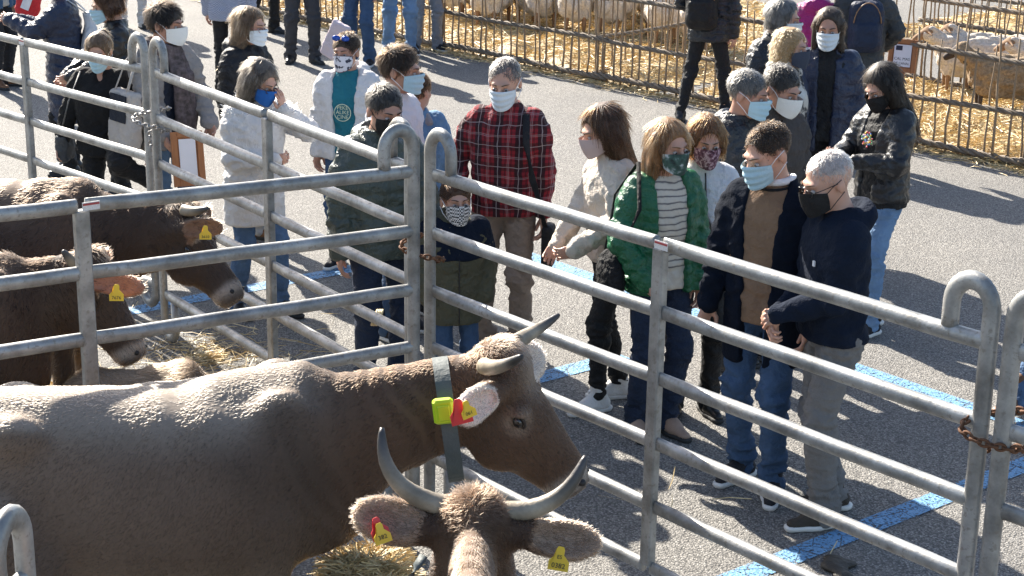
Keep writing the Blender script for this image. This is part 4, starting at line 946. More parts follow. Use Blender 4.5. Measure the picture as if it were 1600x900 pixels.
p24, i24 = PP('man with swept grey hair in a black puffer jacket', 1228, 0, 1.75, 45, head=(D(25), D(14), 0), top=G('puffer_jacket', NYL, hem=.78, thick=.034, rib=(.055, .012), collar=.05), legs=dict(mat=GREY), shoes=SHOE, hair=dict(style='shag', col='grey', zb=-.07, wide=.088, len=.06, line=.02), mask=SURGW, vox=.012)
p25, i25 = PP('person in a magenta puffer jacket seen from behind', 1281, -42, 1.64, 172, sex='f', top=G('puffer_jacket', fabric((.30, .012, .13), .45, .2, 260, .2, .8), hem=.84, thick=.03, rib=(.07, .011), hood=1.0), legs=dict(mat=DENIM_D), shoes=SHOE, hair=dict(style='short', col='dark'), vox=.0135)
p26, i26 = PP('person in a dark grey jacket with a blue backpack seen from behind', 1354, -62, 1.76, 178, top=G('jacket', fabric((.045, .048, .052), .6, .25), hem=.82, thick=.028, wr=.011), legs=dict(mat=fabric((.012, .02, .05), .8, .3)), shoes=SHOE, hair=dict(style='short', col='dark'), rhand=(-.25, -.2, 1.0), vox=.0135)
p27, i27 = PF('person all in black with a backpack, legs apart, facing the sheep', 1101, 192, 1.76, 158, feet=((.22, .1, .2), (-.17, -.1, .2)), top=G('jacket', NYL, hem=.80, thick=.03, wr=.012), legs=dict(mat=fabric((.016, .017, .019), .8, .3), fit=.95, ankle=.045), shoes=SHOE, hair=dict(style='short', col='dark'), lhand=(.2, -.25, 1.05), vox=.0125)
# ------------------------------------------------------------------ the group behind the far panels
p7, i7 = PP('grey haired woman in a white coat holding her blue mask', 412, 94, 1.62, 48, sex='f', head=(D(8), D(26), 0), lean=.05, fat=1.08, lhand=(.09, -.21, 1.43), lpole=(.9, -.2, -.8), rhand=(-.04, -.26, 1.12), hdir=((-.25, -.1, 1), (.9, -.3, .1)), hpn=((-.3, .9, 0), (0, .9, .1)), hands=(.25, .6), feet=((.12, -.1, .2), (-.1, .1, .2)), top=G('coat', fabric((.62, .60, .58), .9, .08), hem=.66, thick=.028, collar=.05, collar_w=.085, wr=.010, fur=hair_mat((.5, .47, .42), (.72, .7, .66), key='fur')), legs=dict(mat=DENIM_M), shoes=SHOE, hair=dict(style='bob', col='greybrown', zb=-.15, wide=.10, len=.07, n=6000, vol=.004), mask=mk('cloth', (.02, .12, .42)), glasses=plain('dark_glasses', (.05, .02, .015), .3), vox=.011)
p6, i6 = PP('woman with long light brown hair in a black coat and glasses', 390, 13, 1.68, 58, sex='f', head=(D(8), D(10), 0), top=G('coat', fabric((.014, .015, .018), .6, .3), hem=.8, thick=.032, hood=1.0, wr=.010), legs=dict(mat=fabric((.30, .31, .32), .9, .12), fit=1.0), shoes=BROWN, hair=dict(style='long', col='ash', zb=-.30, wide=.098, len=.08, n=7000), mask=SURGW, glasses=plain('rose_glasses', (.25, .08, .07), .3), vox=.0115)
v = Vol(.011); v.loft((0, 0, 0), (0, 0, 1), [(.70, 0, 0, .19, .14), (.80, 0, 0, .19, .14), (.9, 0, 0, .18, .13)], (1, 0, 0), .02); v.cut((0, 0, .705), (0, 0, -1)); V, F = v.mesh(1); mesh_np('spotted_blouse', wrinkle(V, normals(V, F), .008, 40, 2)*i6['S'], F, blotch_mat([(.45, (.62, .6, .56)), (.5, (.02, .02, .02))], 16, 'spotted_cloth'), parent=p6)
p5, i5 = PP('young man with a white cone mask, grey open jacket and dark scarf', 257, 8, 1.76, 42, head=(D(30), D(8), 0), lhand=(.16, -.30, .98), rhand=(-.18, -.28, .94), top=G('jacket', fabric((.26, .24, .225), .9, .2), hem=.80, thick=.026, open=(.07, .08, .5), collar=.03, wr=.012), inner=G('dark_tee', fabric((.022, .028, .045), .9), neck=1.46), legs=dict(mat=denim((.11, .17, .24), 'e'), fit=1.05), shoes=SNEAK, hair=dict(style='short', col='black', len=.06, vol=.008, n=3200, lift=.3, sweep=.09, line=-.018), mask=FFP, skin='m', vox=.011)
p4, i4 = PP('woman in a black v-neck top with her hair tied back and a blue mask', 152, 53, 1.56, -4, sex='f', fat=1.22, head=(D(2), D(20), 0), feet=((.42, -.12, .9, .50), (-.10, 0, .2)), lhand=(.36, -.05, .82), rhand=(-.36, -.05, .82), top=G('v_neck_top', fabric((.012, .012, .013), .9, .3), hem=.82, thick=.014, vneck=.12, arm=.01, sleeve=.95, neck=1.475), legs=dict(mat=BLK, fit=1.15, crop=.06), shoes=SNEAK, hair=dict(style='bun', col='ash', len=.05, lift=.1), mask=SURG, vox=.0115)
p8, i8 = PP('boy in a white jacket over a teal hoodie with a printed mask', 541, 54, 1.60, -12, head=(D(-8), D(6), 0), top=G('jacket', fabric((.62, .60, .59), .8, .08), hem=.84, thick=.03, open=(.07, .10, .5), hood=1.1, wr=.012), inner=G('hoodie', fabric((.018, .15, .20), .9, .2), neck=1.48, thick=.010, collar=.035), legs=dict(mat=DENIM), shoes=SNEAK, hair=dict(style='short', col='dark', len=.035, n=2600, line=-.01), mask=dict(kind='cloth', mat=blotch_mat([(.52, (.62, .6, .64)), (.55, (.03, .03, .05))], 30, 'printed_mask'), edge=plain('mask_edge', (.05, .02, .03), .8)), skin='m', vox=.0115)
ring = [(.062*math.cos(a), -.148+.02*(math.sin(a)+1)*.0, 1.20+.062*math.sin(a)) for a in np.linspace(0, 6.283, 25)]
M_PRINT = plain('pale_print', (.55, .62, .45), .8)
tube_ob('printed_ring', np.array(ring)*i8['S'], .003, M_PRINT, p8, n=6, cap=False)
for j_, t_ in enumerate(('PEKE', 'ALIKE', 'CINE')): text_mesh('printed_letters', t_, .036, M_PRINT, p8, Matrix.Translation(np.array([0, -.147, 1.235-.034*j_])*i8['S']) @ Matrix.Rotation(math.pi/2, 4, 'X'))
p9, i9 = PP('young man in a white shirt with a light blue mask in profile', 625, 76, 1.75, 62, head=(D(14), D(8), 0), top=G('shirt', fabric((.64, .64, .68), .85, .06), hem=.86, thick=.012, collar=.03), legs=dict(mat=DENIM), shoes=SNEAK, hair=dict(style='short', col='dark', len=.045, vol=.004, n=3000, sweep=.06), mask=SURG, skin='m', vox=.0115)
p10, i10 = PP('person in a light blue denim jacket with a grey hood', 650, 116, 1.54, 30, head=(D(120), 0, 0), top=G('denim_jacket', denim((.13, .24, .38), 'f'), hem=.86, thick=.026, wr=.010, collar=.03), inner=G('grey_hoodie', fabric((.3, .29, .3), .9), neck=1.49, hood=1.15, hem=.95), legs=dict(mat=fabric((.02, .022, .03), .8)), shoes=SNEAK, hair=dict(style='short', col='brown'), vox=.012)
p3, i3 = PP('curly haired woman in a black leather jacket with a blue mask', 162, -18, 1.66, -68, sex='f', head=(D(-4), D(18), 0), lhand=(.1, -.38, 1.08), rhand=(-.05, -.4, 1.05), lpole=(.7, .4, -.6), top=G('leather_jacket', LEATH, hem=.86, thick=.02, wr=.012, collar=.03), legs=dict(mat=BLK), shoes=BOOT, hair=dict(style='shag', col='brown', zb=-.06, wide=.094, curl=.008, vol=.008, len=.05), mask=SURG, vox=.012)
p2, i2 = PP('person in a long navy puffer coat with a white drawstring bag', 92, -52, 1.70, -82, sex='f', lhand=(.05, -.42, 1.32), rhand=(-.1, -.42, 1.30), lpole=(.6, .2, -.8), rpole=(-.6, .2, -.8), top=G('puffer_coat', NAVYP, hem=.46, thick=.036, rib=(.075, .011)), legs=dict(mat=BLK), shoes=SHOE, hair=dict(style='short', col='dark'), vox=.0125)
p1, i1 = PF('person in a blue jacket and dark trousers at the left edge', 3, 136, 1.72, 70, top=G('jacket', fabric((.04, .09, .17), .7, .2), hem=.84, thick=.024, open=(.05, .07, .5)), inner=G('pale_shirt', fabric((.4, .38, .35), .9)), legs=dict(mat=fabric((.022, .022, .025), .85, .3), fit=1.1), shoes=BROWN, hair=dict(style='short', col='dark'), vox=.0135)
# ------------------------------------------------------------------ passers-by cut off by the top of the picture
far = [('man in dark grey trousers and grey trainers at the top', 473, 98, 1.78, 14, GREY, fabric((.05, .05, .055), .8, .25, key='tr'), fabric((.04, .04, .045), .8, key='j1'), .84, 1.12),
       ('person in blue jeans and dark jacket with a pale bag at the top', 564, 100, 1.74, -20, None, DENIM, fabric((.03, .028, .035), .8, key='j2'), .84, 1.08),
       ('person in light blue jeans and a slate puffer jacket at the top', 625, 84, 1.76, 8, None, DENIM_L, fabric((.03, .036, .045), .6, key='j3'), .87, 1.15),
       ('person in pale grey trousers beside the light blue jeans', 666, 79, 1.62, 20, None, fabric((.20, .21, .235), .9, .15, key='lt'), fabric((.05, .055, .065), .7, key='j4'), .84, 1.1),
       ('person in black trousers standing behind the dark grey trousers', 412, 52, 1.72, 40, None, BLK, fabric((.03, .03, .03), .8, key='j5'), .84, 1.0),
       ('person in white trousers near the top left', 208, 44, 1.66, 20, None, fabric((.52, .51, .50), .9, .08, key='wt'), fabric((.08, .1, .13), .8, key='j6'), .84, 1.0)]
for lb, px, py, h, dg, _, tr, jm, hm, ft_ in far:
    PF(lb, px, py, h, dg, feet=((.13, -.04, .4), (-.13, .06, .3)), top=G('jacket', jm, hem=hm, thick=.028, wr=.010, **({'rib': (.08, .008)} if 'puffer' in lb else {})), legs=dict(mat=tr, fit=ft_, ankle=.062, wr=.013), shoes=SNEAK if 'jeans' in lb else SHOE, hair=dict(style='short', col='dark', n=300), vox=.014)
S32 = gp(357, 30, .80); person('person in a fine checked shirt and black trousers at the top', S32, 1.74, RAD(175), top=G('checked_shirt', checker_mat((.42, .44, .52), (.16, .18, .25), 90, 'fine_check'), hem=.80, thick=.024, wr=.008), legs=dict(mat=BLK), shoes=SHOE, hair=dict(style='short', col='dark', n=300), vox=.014)
PF('person in blue jeans and brown boots at the right edge', 1655, 640, 1.72, -75, feet=((.10, -.34, .2), (-.10, -.05, .2)), top=G('jacket', BLK, hem=.84, thick=.024), legs=dict(mat=DENIM_M, fit=1.0), shoes=BROWN, hair=dict(style='short', col='dark', n=300), vox=.0125)

# ================================================================== CATTLE
M_FUR = fur_mat(); M_HIDE = vcol_mat('hide', .75, .25, 60, .004, .4, .2); M_HORN = vcol_mat('horn', .42, .4, 70, .003, .5, .25)
M_TAGY = plain('yellow_tag', (.80, .50, .02), .4); M_TAGR = plain('red_tag', (.62, .03, .03), .4); M_COWEYE = plain('cow_eye', (.012, .008, .006), .08, coat=.5)
def smooth_n(P, seed, sc, n=5):
    r = np.random.default_rng(seed); d = np.zeros(len(P))
    for i in range(n): d += np.sin(P@(unit(r.normal(size=3))*sc*r.uniform(.6, 1.6))+r.uniform(0, 6))
    return d/n**.5
def lerp3(a, b, t): return np.asarray(a)*(1-t)[:, None]+np.asarray(b)*t[:, None]
def sstep(a, b, x): t = np.clip((x-a)/(b-a), 0, 1); return t*t*(3-2*t)
def cow(label, rump, with_, poll, hdir, fnorm, palette, sc=1.0, vox=.014, ears=None, horns=None, neck_r=(.19, .27, .125, .17), nfur=40000, flen=.018, legs=True, lying=False, nbias=None, tags=(), headscale=1.0, seed=1, fur_w=None, eye=True, group='brown cattle in the pens'):
    """rump, with_ = points on the top line (tail head, withers); poll = top of the head; hdir = poll to muzzle; fnorm = way the forehead faces"""
    rump, with_, poll = [np.asarray(p, float) for p in (rump, with_, poll)]
    base = np.array([(rump[0]+with_[0])/2, (rump[1]+with_[1])/2, 0]); root = empty('cow', base); tag(root, label, 'cow', group)
    f = with_-rump; f[2] = 0; Lb = np.linalg.norm(f); f = f/Lb; up = np.array([0, 0, 1.0]); lat = np.cross(up, f); k = sc; zt = (rump[2]+with_[2])/2
    v = Vol(vox); K = []
    for s, cw, rv, rw in ((-.10, -.20, .08, .12), (0, -.24, .17, .22), (.12, -.29, .225, .29), (.30, -.36, .255, .355), (.55, -.415, .30, .395), (.80, -.42, .325, .405), (1.0, -.41, .30, .40), (1.16, -.37, .235, .365), (1.30, -.40, .16, .28), (1.36, -.42, .10, .18)):
        K.append((s*Lb/1.12, 0, (cw+.015)*k+(with_[2]-rump[2])*(s/1.12-.0)*1.0, rv*k, rw*k))
    v.loft(rump, f, K, lat, .05, 2.2)
    q = lambda s, l, z: rump+f*(s*Lb/1.12)+lat*l*k+up*(z*k+(with_[2]-rump[2])*s/1.12)
    for s in (1, -1):
        v.ell(q(.22, s*.19, -.09), (.10*k, .06*k, .07*k), None, .06)             # hook bones
        v.ell(q(1.08, s*.165, -.25), np.array([.13, .07, .26])*k, np.stack([f, lat, up], 1), .07)   # shoulder blades
        v.ell(q(.02, s*.15, -.42), np.array([.17, .11, .24])*k, np.stack([f, lat, up], 1), .08)
    v.cone(q(.90, 0, -.06), q(1.14, 0, -.04), .085*k, .085*k, .07)                 # withers
    hs = headscale*k; u = unit(hdir); w = np.asarray(fnorm, float); w = unit(w-u*(u@w)); hl = np.cross(w, u)      # hl: the head's left... lateral
    H = lambda s, l, d: poll+hs*(u*s+hl*l+w*d)
    # neck
    n0 = q(1.08, 0, -.30); n1 = H(.07, 0, -.12); nu = n1-n0; nL = np.linalg.norm(nu)
    bz = 0 if nbias is None else nbias
    v.loft(n0, nu, [(-.05, 0, 0, neck_r[0]*k, neck_r[1]*k), (nL*.35, 0, bz, (neck_r[0]*.6+neck_r[2]*.4)*k, (neck_r[1]*.62+neck_r[3]*.38)*k), (nL*.7, 0, bz, neck_r[2]*1.02*k, neck_r[3]*1.06*k), (nL, 0, 0, neck_r[2]*.92*k, neck_r[3]*.85*k)], lat, .07)
    v.cone(q(1.22, 0, -.52), n0+nu*.35-up*.16*k, .13*k, .10*k, .09)              # brisket
    # head
    v.loft(H(0, 0, 0), u, [(-.02*hs, 0, -.07*hs, .075*hs, .07*hs), (.05*hs, 0, -.10*hs, .108*hs, .105*hs), (.16*hs, 0, -.15*hs, .118*hs, .150*hs), (.25*hs, 0, -.145*hs, .104*hs, .145*hs), (.35*hs, 0, -.118*hs, .080*hs, .113*hs), (.44*hs, 0, -.098*hs, .072*hs, .090*hs), (.50*hs, 0, -.09*hs, .076*hs, .078*hs), (.535*hs, 0, -.09*hs, .06*hs, .055*hs)], -hl if (np.cross(u, -hl)@w) > 0 else hl, .03, 2.3)
    v.ell(H(.01, 0, -.045), (.088*hs,)*3, None, .05)
    for s in (1, -1):
        v.ell(H(.165, s*.105, -.055), (.032*hs,)*3, None, .03)                   # brow over the eye
        v.ell(H(.185, s*.122, -.075), (.022*hs,)*3, None, .012, 's')
        v.ell(H(.23, s*.075, -.19), np.array([.10, .035, .10])*hs, np.stack([u, hl, w], 1), .04)   # cheek
        v.ell(H(.50, s*.048, -.03), (.016*hs,)*3, None, .01, 's')
    E_ = {}
    for s in (1, -1):
        a = H(.055, s*.095, -.075); tip = np.asarray(ears[s], float) if ears else a+hs*(hl*s*.19-up*.05-w*.03)
        ax = unit(tip-a); en = ears.get('n%d' % s) if ears else None; en = unit(w*.6+u*.6) if en is None else unit(en); en = unit(en-ax*(en@ax)); L_ = np.linalg.norm(tip-a); ew = np.cross(ax, en)
        v.cone(a-ax*.02, a+ax*L_*.35, .052*hs, .05*hs, .03).ell(a+ax*L_*.6, (L_*.44, .068*hs, .030*hs), np.stack([ax, ew, en], 1), .03).ell(a+ax*L_*.62+en*.030*hs, (L_*.36, .046*hs, .028*hs), np.stack([ax, ew, en], 1), .012, 's')
        E_[s] = (a, tip, ax, en, ew)
    if legs:
        for s in (1, -1):
            e = q(1.02, s*.17, -.62); g0 = np.array([e[0], e[1], .06])
            v.cone(e+up*.15*k, np.array([e[0], e[1], .40*k])-f*.0, .10*k, .055*k, .07).cone(np.array([e[0], e[1], .40*k]), np.array([e[0], e[1], .14*k])+f*.0, .052*k, .036*k, .02).cone(np.array([e[0], e[1], .12*k]), np.array([e[0], e[1], .045])+f*.03, .042*k, .058*k, .02)
            h = q(.14, s*.17, -.45); st = h+f*.10*k-up*.14*k; hk = np.array([h[0], h[1], .50*k])-f*.14*k; fe = np.array([h[0], h[1], .13*k])-f*.10*k
            v.cone(h, st, .17*k, .13*k, .08).cone(st, hk, .12*k, .055*k, .06).cone(hk, fe, .05*k, .038*k, .02).cone(fe, np.array([fe[0], fe[1], .045])+f*.04, .042*k, .058*k, .02)
        v.cone(q(-.05, 0, -.10), q(-.14, 0, -.55), .035*k, .022*k, .04).cone(q(-.14, 0, -.55), q(-.13, 0, -.85), .022*k, .035*k, .02)
    if lying: v.cut((0, 0, .012), (0, 0, -1))
    V, F = v.mesh(1)
    N = normals(V, F)
    V = V+N*(.010*smooth_n(V, seed, 8)+.0012*smooth_n(V, seed+1, 30))[:, None]
    # muscle and rib relief
    sB = (V-rump)@f; ribs = np.exp(-((sB-Lb*.62)/.28)**2)*np.sin(sB*38+smooth_n(V, seed+3, 5))*.0035; V = V+N*ribs[:, None]
    sN = (V-n0)@unit(nu); inn = sstep(.0, .08, sN)*sstep(nL*.95, nL*.7, sN); V = V+N*(inn*.0022*np.sin(sN*68+5*smooth_n(V, seed+8, 9)))[:, None]
    # ---- coat colour (the animal's own markings, plus sunlit tone painted along the back)
    hs_ = (V-poll)@u/hs; hw_ = (V-poll)@w/hs; hlt = (V-poll)@hl/hs; nearh = np.linalg.norm(V-H(.22, 0, -.1), axis=1)/hs
    c = np.tile(np.asarray(palette['body'], float), (len(V), 1))
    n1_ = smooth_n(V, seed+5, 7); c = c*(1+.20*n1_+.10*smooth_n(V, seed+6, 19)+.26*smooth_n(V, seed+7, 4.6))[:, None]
    top = sstep(.30, .80, N[:, 2]); c = c+(np.asarray(palette['back'])-c)*(top*.75*sstep(1.25, .9, sB/Lb))[:, None]  # upward-facing coat paler: sunlight painted in over a naturally lighter back
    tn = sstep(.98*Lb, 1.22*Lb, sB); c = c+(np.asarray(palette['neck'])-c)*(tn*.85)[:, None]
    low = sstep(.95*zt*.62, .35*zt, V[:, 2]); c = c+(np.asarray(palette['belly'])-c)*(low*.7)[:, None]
    ih = sstep(.36, .26, nearh); c = c+(np.asarray(palette['head'])-c)*ih[:, None]
    fb = ih*sstep(.06, -.01, np.abs(hlt)-.035)*sstep(-.05, -.02, hw_)*sstep(.22, .08, hs_); c = c+(np.asarray(palette['blaze'])-c)*(fb*.6)[:, None]
    mz = sstep(.43, .48, hs_)*ih; c = c+(np.asarray((.42, .36, .30))-c)*(mz*.8)[:, None]
    nz = sstep(.505, .525, hs_)*ih; c = c+(np.asarray((.03, .025, .025))-c)*nz[:, None]
    for s in (1, -1):
        de = np.linalg.norm(V-H(.185, s*.115, -.075), axis=1)/hs; c = c+(np.asarray(palette['eye'])-c)*(sstep(.075, .03, de)*.55)[:, None]
        a, tip, ax, en, ew = E_[s]; t = (V-a)@ax/np.linalg.norm(tip-a); dd = np.linalg.norm(V-a-np.clip(t, 0, 1)[:, None]*(tip-a), axis=1)
        ie = ((t > .25) & (t < 1.15) & (dd < .085*hs))*1.0; ic = ie*sstep(.0, .6, N@en)
        c = c+(np.asarray(palette['ear'])-c)*(ie*.8)[:, None]; c = c+(np.asarray(palette['earin'])-c)*(ic*.8)[:, None]
    c = np.clip(c, .004, 1)
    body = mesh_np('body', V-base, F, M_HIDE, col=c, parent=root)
    # ---- fur
    r = np.random.default_rng(seed); fc = V[F].mean(1); wgt = np.ones(len(F))
    if fur_w is not None: wgt = fur_w(fc)
    P0, fi = sample(V, F, nfur, r, wgt); Nn = N[F[fi, 0]]; cc = c[F[fi, 0]]
    fl = -f*.75-up*.65+.25*np.stack([smooth_n(P0, seed+20+i, 6) for i in range(3)], 1)+r.normal(0, .28, (nfur, 3))
    dt = np.linalg.norm(P0-H(.2, 0, -.1), axis=1)/hs; fl = np.where((dt < .30)[:, None], u*.9+r.normal(0, .25, (nfur, 3)), fl)
    earm = np.zeros(nfur)
    for s in (1, -1):
        a, tip, ax, en, ew = E_[s]; t = (P0-a)@ax/np.linalg.norm(tip-a); dd = np.linalg.norm(P0-a-np.clip(t, 0, 1)[:, None]*(tip-a), axis=1); m = (t > .2) & (t < 1.2) & (dd < .085*hs)
        fl[m] = ax+r.normal(0, .45, (m.sum(), 3)); earm[m] = 1
    fl -= Nn*(fl*Nn).sum(1, keepdims=True); fl /= np.linalg.norm(fl, axis=1, keepdims=True)+1e-9
    tuft = sstep(.16, .05, np.linalg.norm(P0-H(-.02, 0, -.02), axis=1)/hs)
    ln = flen*r.uniform(.5, 1.4, (nfur, 1))*(1-.1*earm[:, None]+.75*tuft[:, None]); lift = .22+.15*earm[:, None]+.25*tuft[:, None]+.15*np.abs(smooth_n(P0, seed+40, 14))[:, None]
    t = np.linspace(0, 1, 4)[None, :, None]; C = P0[:, None]+fl[:, None]*ln[:, None]*t+Nn[:, None]*(-.001+ln[:, None]*(lift[:, None]*t*(1.15-.5*t)))
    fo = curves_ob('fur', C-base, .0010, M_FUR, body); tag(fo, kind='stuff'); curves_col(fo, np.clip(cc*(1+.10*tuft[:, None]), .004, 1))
    # ---- horns, eyes, nostrils, tags
    for pts in (horns or []):
        P = np.asarray(pts[0], float); tt = np.linspace(0, 1, 22); m = len(P)
        B = np.stack([sum(math.comb(m-1, i)*tt**i*(1-tt)**(m-1-i)*P[i, k_] for i in range(m)) for k_ in range(3)], 1)
        rr = pts[1]*(1-tt)**.55*(1-.1*np.sin(tt*60)*.25)+.006; Vh, Fh = tri_fix(*tube(B, rr, n=12))
        tv = np.r_[np.repeat(tt, 12), 0, 1]; ch = lerp3((.27, .225, .165), (.05, .046, .045), sstep(.35, .9, tv)); ch = ch*(1+.25*smooth_n(Vh, 3, 60))[:, None]
        mesh_np('horn', Vh-base, Fh, M_HORN, col=np.clip(ch, .01, 1), parent=root)
    if eye:
        for s in (1, -1):
            q_ = Vol(.006); q_.ell(H(.185, s*.109, -.075), (.023*hs, .016*hs, .019*hs), np.stack([u, hl, w], 1)); Ve, Fe = q_.mesh(1); mesh_np('eye', Ve-base, Fe, M_COWEYE, parent=root)
            tube_ob('eyelid', np.array([H(.185+.027*math.cos(a_), s*(.118-.006*abs(math.cos(a_))), -.073+.020*math.sin(a_)) for a_ in np.linspace(0, math.pi, 9)])-base, .005*hs, plain('eyelid', (.03, .02, .015), .6), root, n=6)
            q_ = Vol(.006); q_.ell(H(.503, s*.047, -.034), (.014*hs,)*3); Ve, Fe = q_.mesh(0); mesh_np('nostril', Ve-base, Fe, plain('nostril', (.012, .01, .01), .5), parent=root)
    for P, nrm, upv, mat, txt, sz in tags:
        ear_tag(root, np.asarray(P, float)-base, nrm, upv, mat, txt, sz)
    return root, dict(H=H, E=E_, u=u, w=w, hl=hl, base=base, q=q, f=f, lat=lat, n0=n0, n1=n1)
def ear_tag(root, P, nrm, upv, mat, txt, sz=.055):
    n = unit(nrm); y = np.asarray(upv, float); y = unit(y-n*(y@n)); x = np.cross(y, n)
    o = [(-.5, -.55), (.5, -.55), (.5, -.1), (.2, .22), (.2, .5), (.12, .62), (-.12, .62), (-.2, .5), (-.2, .22), (-.5, -.1)]; o = np.array(o)*sz; m = len(o)
    A = np.vstack([P+o[:, :1]*x+o[:, 1:]*y+n*.002, P+o[:, :1]*x+o[:, 1:]*y-n*.002])
    F = [(0, i, i+1) for i in range(1, m-1)]+[(m, m+i+1, m+i) for i in range(1, m-1)]+[t for i in range(m) for t in ((i, m+i, m+(i+1) % m), (i, m+(i+1) % m, (i+1) % m))]
    t = mesh_np('ear_tag', A, F, mat, False, parent=root)
    if txt:
        for k_, (b, dy, q) in enumerate(txt):
            p = P+n*.0035+y*dy*sz; M = Matrix(((x[0], y[0], n[0], p[0]), (x[1], y[1], n[1], p[1]), (x[2], y[2], n[2], p[2]), (0, 0, 0, 1)))
            text_mesh('tag_number', b, q*sz, M_INK, t, M, ext=.0003)
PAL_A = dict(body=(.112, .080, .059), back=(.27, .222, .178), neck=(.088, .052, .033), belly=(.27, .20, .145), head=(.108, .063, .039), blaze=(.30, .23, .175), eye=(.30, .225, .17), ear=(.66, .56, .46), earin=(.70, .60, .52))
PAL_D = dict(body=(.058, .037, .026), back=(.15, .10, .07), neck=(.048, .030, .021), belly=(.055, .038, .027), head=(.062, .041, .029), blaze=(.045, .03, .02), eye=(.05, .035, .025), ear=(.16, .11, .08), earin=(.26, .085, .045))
# --- the grey brown cow standing across the foreground
YA = 5.72
pollA = dp(799, 556, YA+.02); withA = dp(455, 590, YA); rumpA = dp(-90, 622, YA-.26)
uA = unit((.262, -.02, -.38)); wA = unit((.82, -.16, .52))
earA = {1: dp(846, 556, YA+.20), -1: dp(716, 652, YA-.28), 'n-1': (.15, -.9, .1), 'n1': (.6, -.3, .3)}
hnA = [([dp(757, 572, YA-.09), dp(772, 578, YA-.20), dp(795, 570, YA-.26), dp(816, 556, YA-.30)], .025), ([dp(808, 535, YA+.08), dp(820, 524, YA+.14), dp(842, 516, YA+.2), dp(874, 491, YA+.24)], .026)]
def fw_A(c): return np.where(c[:, 1] < YA+.25, 1.0, .12)*np.where(c[:, 2] > .55, 1, .15)*np.where(c[:, 0] > -2.0, 1, .1)*(1+1.2*(np.linalg.norm(c-pollA, axis=1) < .5))
tpA = dp(724, 640, YA-.36)
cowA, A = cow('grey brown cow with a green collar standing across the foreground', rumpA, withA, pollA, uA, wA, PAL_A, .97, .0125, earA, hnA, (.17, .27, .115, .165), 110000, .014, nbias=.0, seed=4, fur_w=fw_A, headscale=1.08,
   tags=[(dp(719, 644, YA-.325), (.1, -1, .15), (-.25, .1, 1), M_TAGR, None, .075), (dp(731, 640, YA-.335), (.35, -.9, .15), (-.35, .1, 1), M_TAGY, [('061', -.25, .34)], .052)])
def collar(label, C0, C1, half_w, depth, mat, wide=.045):
    """flat strap round a neck between its top and bottom points"""
    C0, C1 = np.asarray(C0, float), np.asarray(C1, float); c = (C0+C1)/2; a = (C0-C1)/2; b = np.asarray(half_w, float); ax = unit(np.cross(a, b)); Vv, Ff = [], []; n = 48
    for i in range(n):
        t = 2*math.pi*i/n; p = c+a*math.cos(t)+b*math.sin(t); o = unit(a*math.cos(t)/(a@a)**.5+b*math.sin(t)/(b@b)**.5)
        for s, e in ((-1, 0), (1, 0), (1, 1), (-1, 1)): Vv.append(p+ax*wide/2*s+o*(.004*e))
    for i in range(n):
        for k_ in range(4): j = (i+1) % n; Ff.append((i*4+k_, i*4+(k_+1) % 4, j*4+(k_+1) % 4, j*4+k_))
    root = empty('collar', c); mesh_np('strap', np.array(Vv)-c, Ff, mat, False, parent=root); tag(root, label, 'collar'); return root, c, ax
M_STRAP = fabric((.075, .088, .086), .6, .3, 150, .4, .2, key='strap')
colA, cc_, ax_ = collar('dark strap collar with a lime green box on the grey brown cow', dp(688, 566, YA-.02), dp(712, 742, YA-.02), (.02, -.186, -.02), 0, M_STRAP, .056)
bx = dp(693, 642, YA-.215)-cc_; Rb = roty(-.12)
box_ob('green_box', bx, (.036, .020, .044), plain('lime_plastic', (.42, .62, .015), .35), colA, Rb, .008); box_ob('green_box_lid', bx+np.array([.002, -.022, .0]), (.022, .006, .028), plain('lime_plastic', (.42, .62, .015), .35), colA, Rb, .004)
# --- the horned cow seen from behind at the bottom edge
YB = 4.62
pollB = dp(742, 782, YB); uB = unit((.03, .72, -.69)); wB = unit((.02, .70, .72))
earB = {-1: dp(938, 852, YB-.03), 1: dp(556, 800, YB-.03), 'n-1': (.15, -.6, .5), 'n1': (-.15, -.6, .55)}
hnB = [([dp(700, 792, YB+.01), dp(626, 776, YB), dp(592, 738, YB), dp(597, 668, YB+.05)], .028), ([dp(784, 800, YB+.01), dp(858, 802, YB), dp(896, 768, YB), dp(915, 712, YB+.05)], .028)]
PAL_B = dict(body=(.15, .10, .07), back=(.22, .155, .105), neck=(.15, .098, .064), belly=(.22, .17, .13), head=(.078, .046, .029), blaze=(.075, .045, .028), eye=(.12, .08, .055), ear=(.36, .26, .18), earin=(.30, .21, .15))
wB_ = np.array([-.09, 3.40, 1.30]); rB_ = np.array([-.35, 2.25, 1.30])
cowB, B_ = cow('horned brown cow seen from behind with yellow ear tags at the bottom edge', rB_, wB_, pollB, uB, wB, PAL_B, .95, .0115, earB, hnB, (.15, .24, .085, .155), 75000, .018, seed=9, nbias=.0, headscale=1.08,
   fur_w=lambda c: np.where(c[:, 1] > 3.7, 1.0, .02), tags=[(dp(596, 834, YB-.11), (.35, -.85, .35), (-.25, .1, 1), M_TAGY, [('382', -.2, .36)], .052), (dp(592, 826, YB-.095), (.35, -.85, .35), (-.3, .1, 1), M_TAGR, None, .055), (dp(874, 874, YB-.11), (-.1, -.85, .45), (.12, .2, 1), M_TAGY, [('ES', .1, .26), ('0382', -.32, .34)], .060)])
for sx, x0, x1 in ((-1, 662, 640), (1, 752, 768)):
    o = tube_ob('halter_strap', np.array([dp(x0, 868, YB-.22), dp((x0+x1)/2, 885, YB-.24), dp(x1, 905, YB-.25), dp(x1, 960, YB-.25)])-B_['base'], .016, M_STRAP, cowB, n=8, flat=.35)
